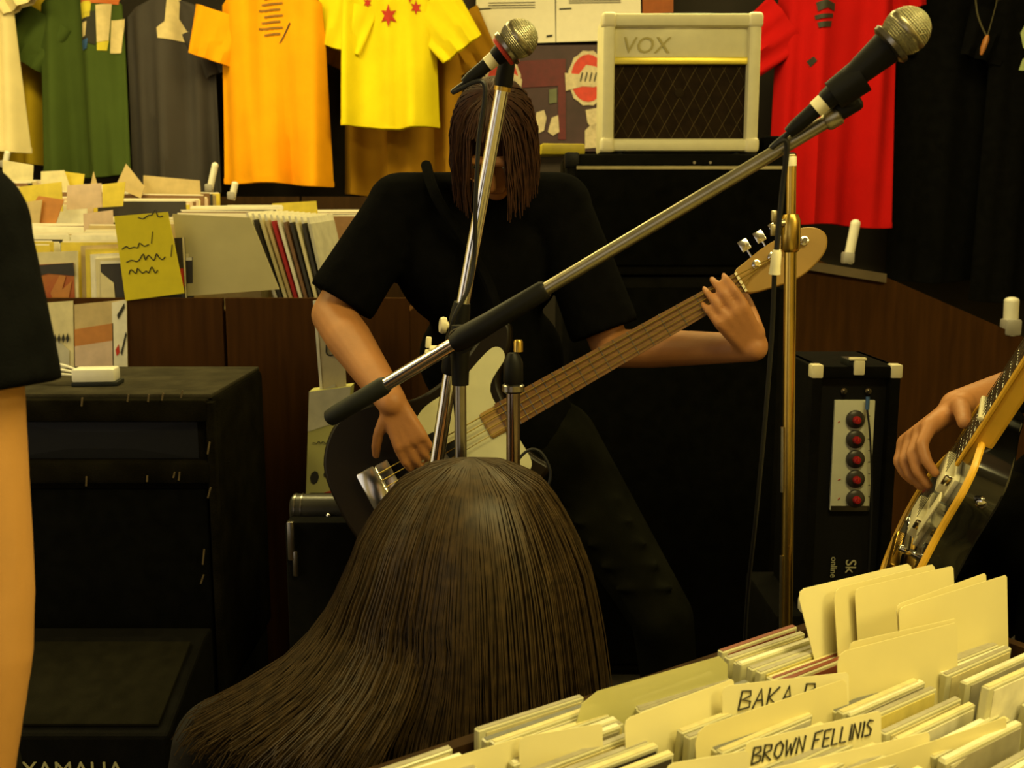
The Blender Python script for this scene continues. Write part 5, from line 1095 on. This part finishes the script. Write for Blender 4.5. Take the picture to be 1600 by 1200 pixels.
for col in range(-1, 4):
    t = 0.0; where = 'in bin column ' + colname[col + 1]; grp = 'cases ' + colname[col + 1]
    while t < .575:
        cd_case(col * PITCHC + rc.uniform(-.004, .004), t, ZC + rc.uniform(-.004, .003), rc.uniform(.02, .16), rc.uniform(-.02, .02), rc.choice(wgt), grp, where)
        t += rc.choice((.0112, .0115, .0125, .019, .026))
def raise_case(px, py, z, ci, label, lean=.1, yaw=0.0):
    p = PZ(px, py, z); r = cd_case(0, 0, z, lean, yaw, ci, None, '', 'cd_case'); r.location = p - e1 * 0 - E3 * .125 + e1 * .071; r['label'] = label; return r
raise_case(1526, 1068, .905, 0, 'clear compact disc case standing proud at the right end of bin', .08)

def card(tl, tr, z, m, label, grp=None, text=None, name='divider_card', depth=.155, lean=.0, round_=.008, zr=None, tpos=(.08, .035), th=.022, twist=0.0):
    a = PZ(tl[0], tl[1], z); b = PZ(tr[0], tr[1], zr if zr else z)
    x_ = (b - a); W = x_.length; x_.normalize(); n_ = x_.cross(E3); n_.z = 0; n_.normalize()
    if n_.y > 0: n_ = -n_
    up_ = (E3 + n_ * -lean - x_ * twist).normalized(); up_ = (up_ - x_ * up_.dot(x_)).normalized() if not twist else up_
    nz = x_.cross(up_).normalized(); r = round_
    dp = min(depth, z - ZB - .002)
    pts = [(0, -dp), (W, -dp), (W, -r * .4), (W - r * .4, 0)] + [(r, 0), (r * .3, -r * .3), (0, -r)]
    root = thing(name, a.lerp(b, .5) - up_ * dp, label, 'divider', grp)
    mb = MB(); q = [a + x_ * u + up_ * v_ for u, v_ in pts]; k = len(q); mb.add([p + nz * .0004 for p in q] + [p - nz * .0004 for p in q], [tuple(range(k)), tuple(reversed(range(k, 2 * k)))] + [(i, k + i, k + (i + 1) % k, (i + 1) % k) for i in range(k)])
    part('card', mb, m, root)
    if text: part('handwriting', hand_text(text, th, a + x_ * tpos[0] * W - up_ * tpos[1] + nz * .0006, x_, up_, r=.0010), ink, root)
    return root
fan_l = 'blank cream divider card in the raised fan of dividers'; fg = 'fan of raised cream dividers'
card((1245, 922), (1422, 880), .955, manila, 'pale cream divider card tipped outward at the end of the fan', None, lean=.1, depth=.2, twist=.28, round_=.012)
card((1302, 920), (1460, 881), .953, manila2, 'blank buff divider card tucked right behind the tipped cream one', fg, lean=.15, depth=.2, round_=.012)
card((1335, 920), (1489, 884), .951, manila2, 'blank buff divider card second behind the tipped cream one', fg, lean=.15, depth=.2)
card((1400, 945), (1540, 895), .947, manila2, 'blank buff divider card just behind the large front card of the fan', fg, lean=.15, depth=.2)
card((1404, 950), (1573, 898), .945, manila2, 'large blank buff divider card at the front of the fan', None, lean=.1, depth=.2)
card((1326, 1004), (1494, 966), .925, manila2, 'blank buff divider card just behind the plain rounded one', None, lean=.1, depth=.2)
card((1308, 1020), (1496, 972), .922, manila2, 'plain buff divider card with rounded corner in front of the fan', None, lean=.08, depth=.2, round_=.012)
card((898, 1090), (1136, 1022), .895, plastic_card, 'translucent olive plastic divider with a large rounded corner', None, lean=.08, round_=.03)
card((1128, 1072), (1326, 1050), .900, manila, 'cream divider card hand lettered with a name starting B A K A', None, 'BAKA B', lean=.1, tpos=(.12, .0285), th=.021)
card((975, 1124), (1146, 1060), .895, manila, 'blank cream divider card left of the lettered one', None, lean=.1)
card((1085, 1140), (1322, 1060), .893, manila2, 'wide blank buff divider card in front of the first lettered card', None, lean=.12, round_=.015)
card((1163, 1160), (1376, 1110), .893, manila, 'cream divider card hand lettered with two words below the first lettered card', None, 'BROWN FELLINIS', lean=.1, tpos=(.04, .0235), th=.0165)
card((810, 1152), (941, 1130), .890, manila, 'small blank cream divider card beside the plastic divider', None, lean=.1)
card((640, 1204), (820, 1150), .884, manila, 'blank cream divider card at the left end of the bin', None, lean=.1)
card((1040, 1194), (1170, 1172), .892, manila, 'blank cream divider card left of the two-word lettered card', None, lean=.1)
card((1192, 1204), (1452, 1143), .880, manila, 'broad cream divider card in front of the two-word lettered card', None, lean=.1)
card((1312, 1206), (1572, 1120), .878, manila2, 'broad tan divider card beside the proud clear case', None, lean=.1)
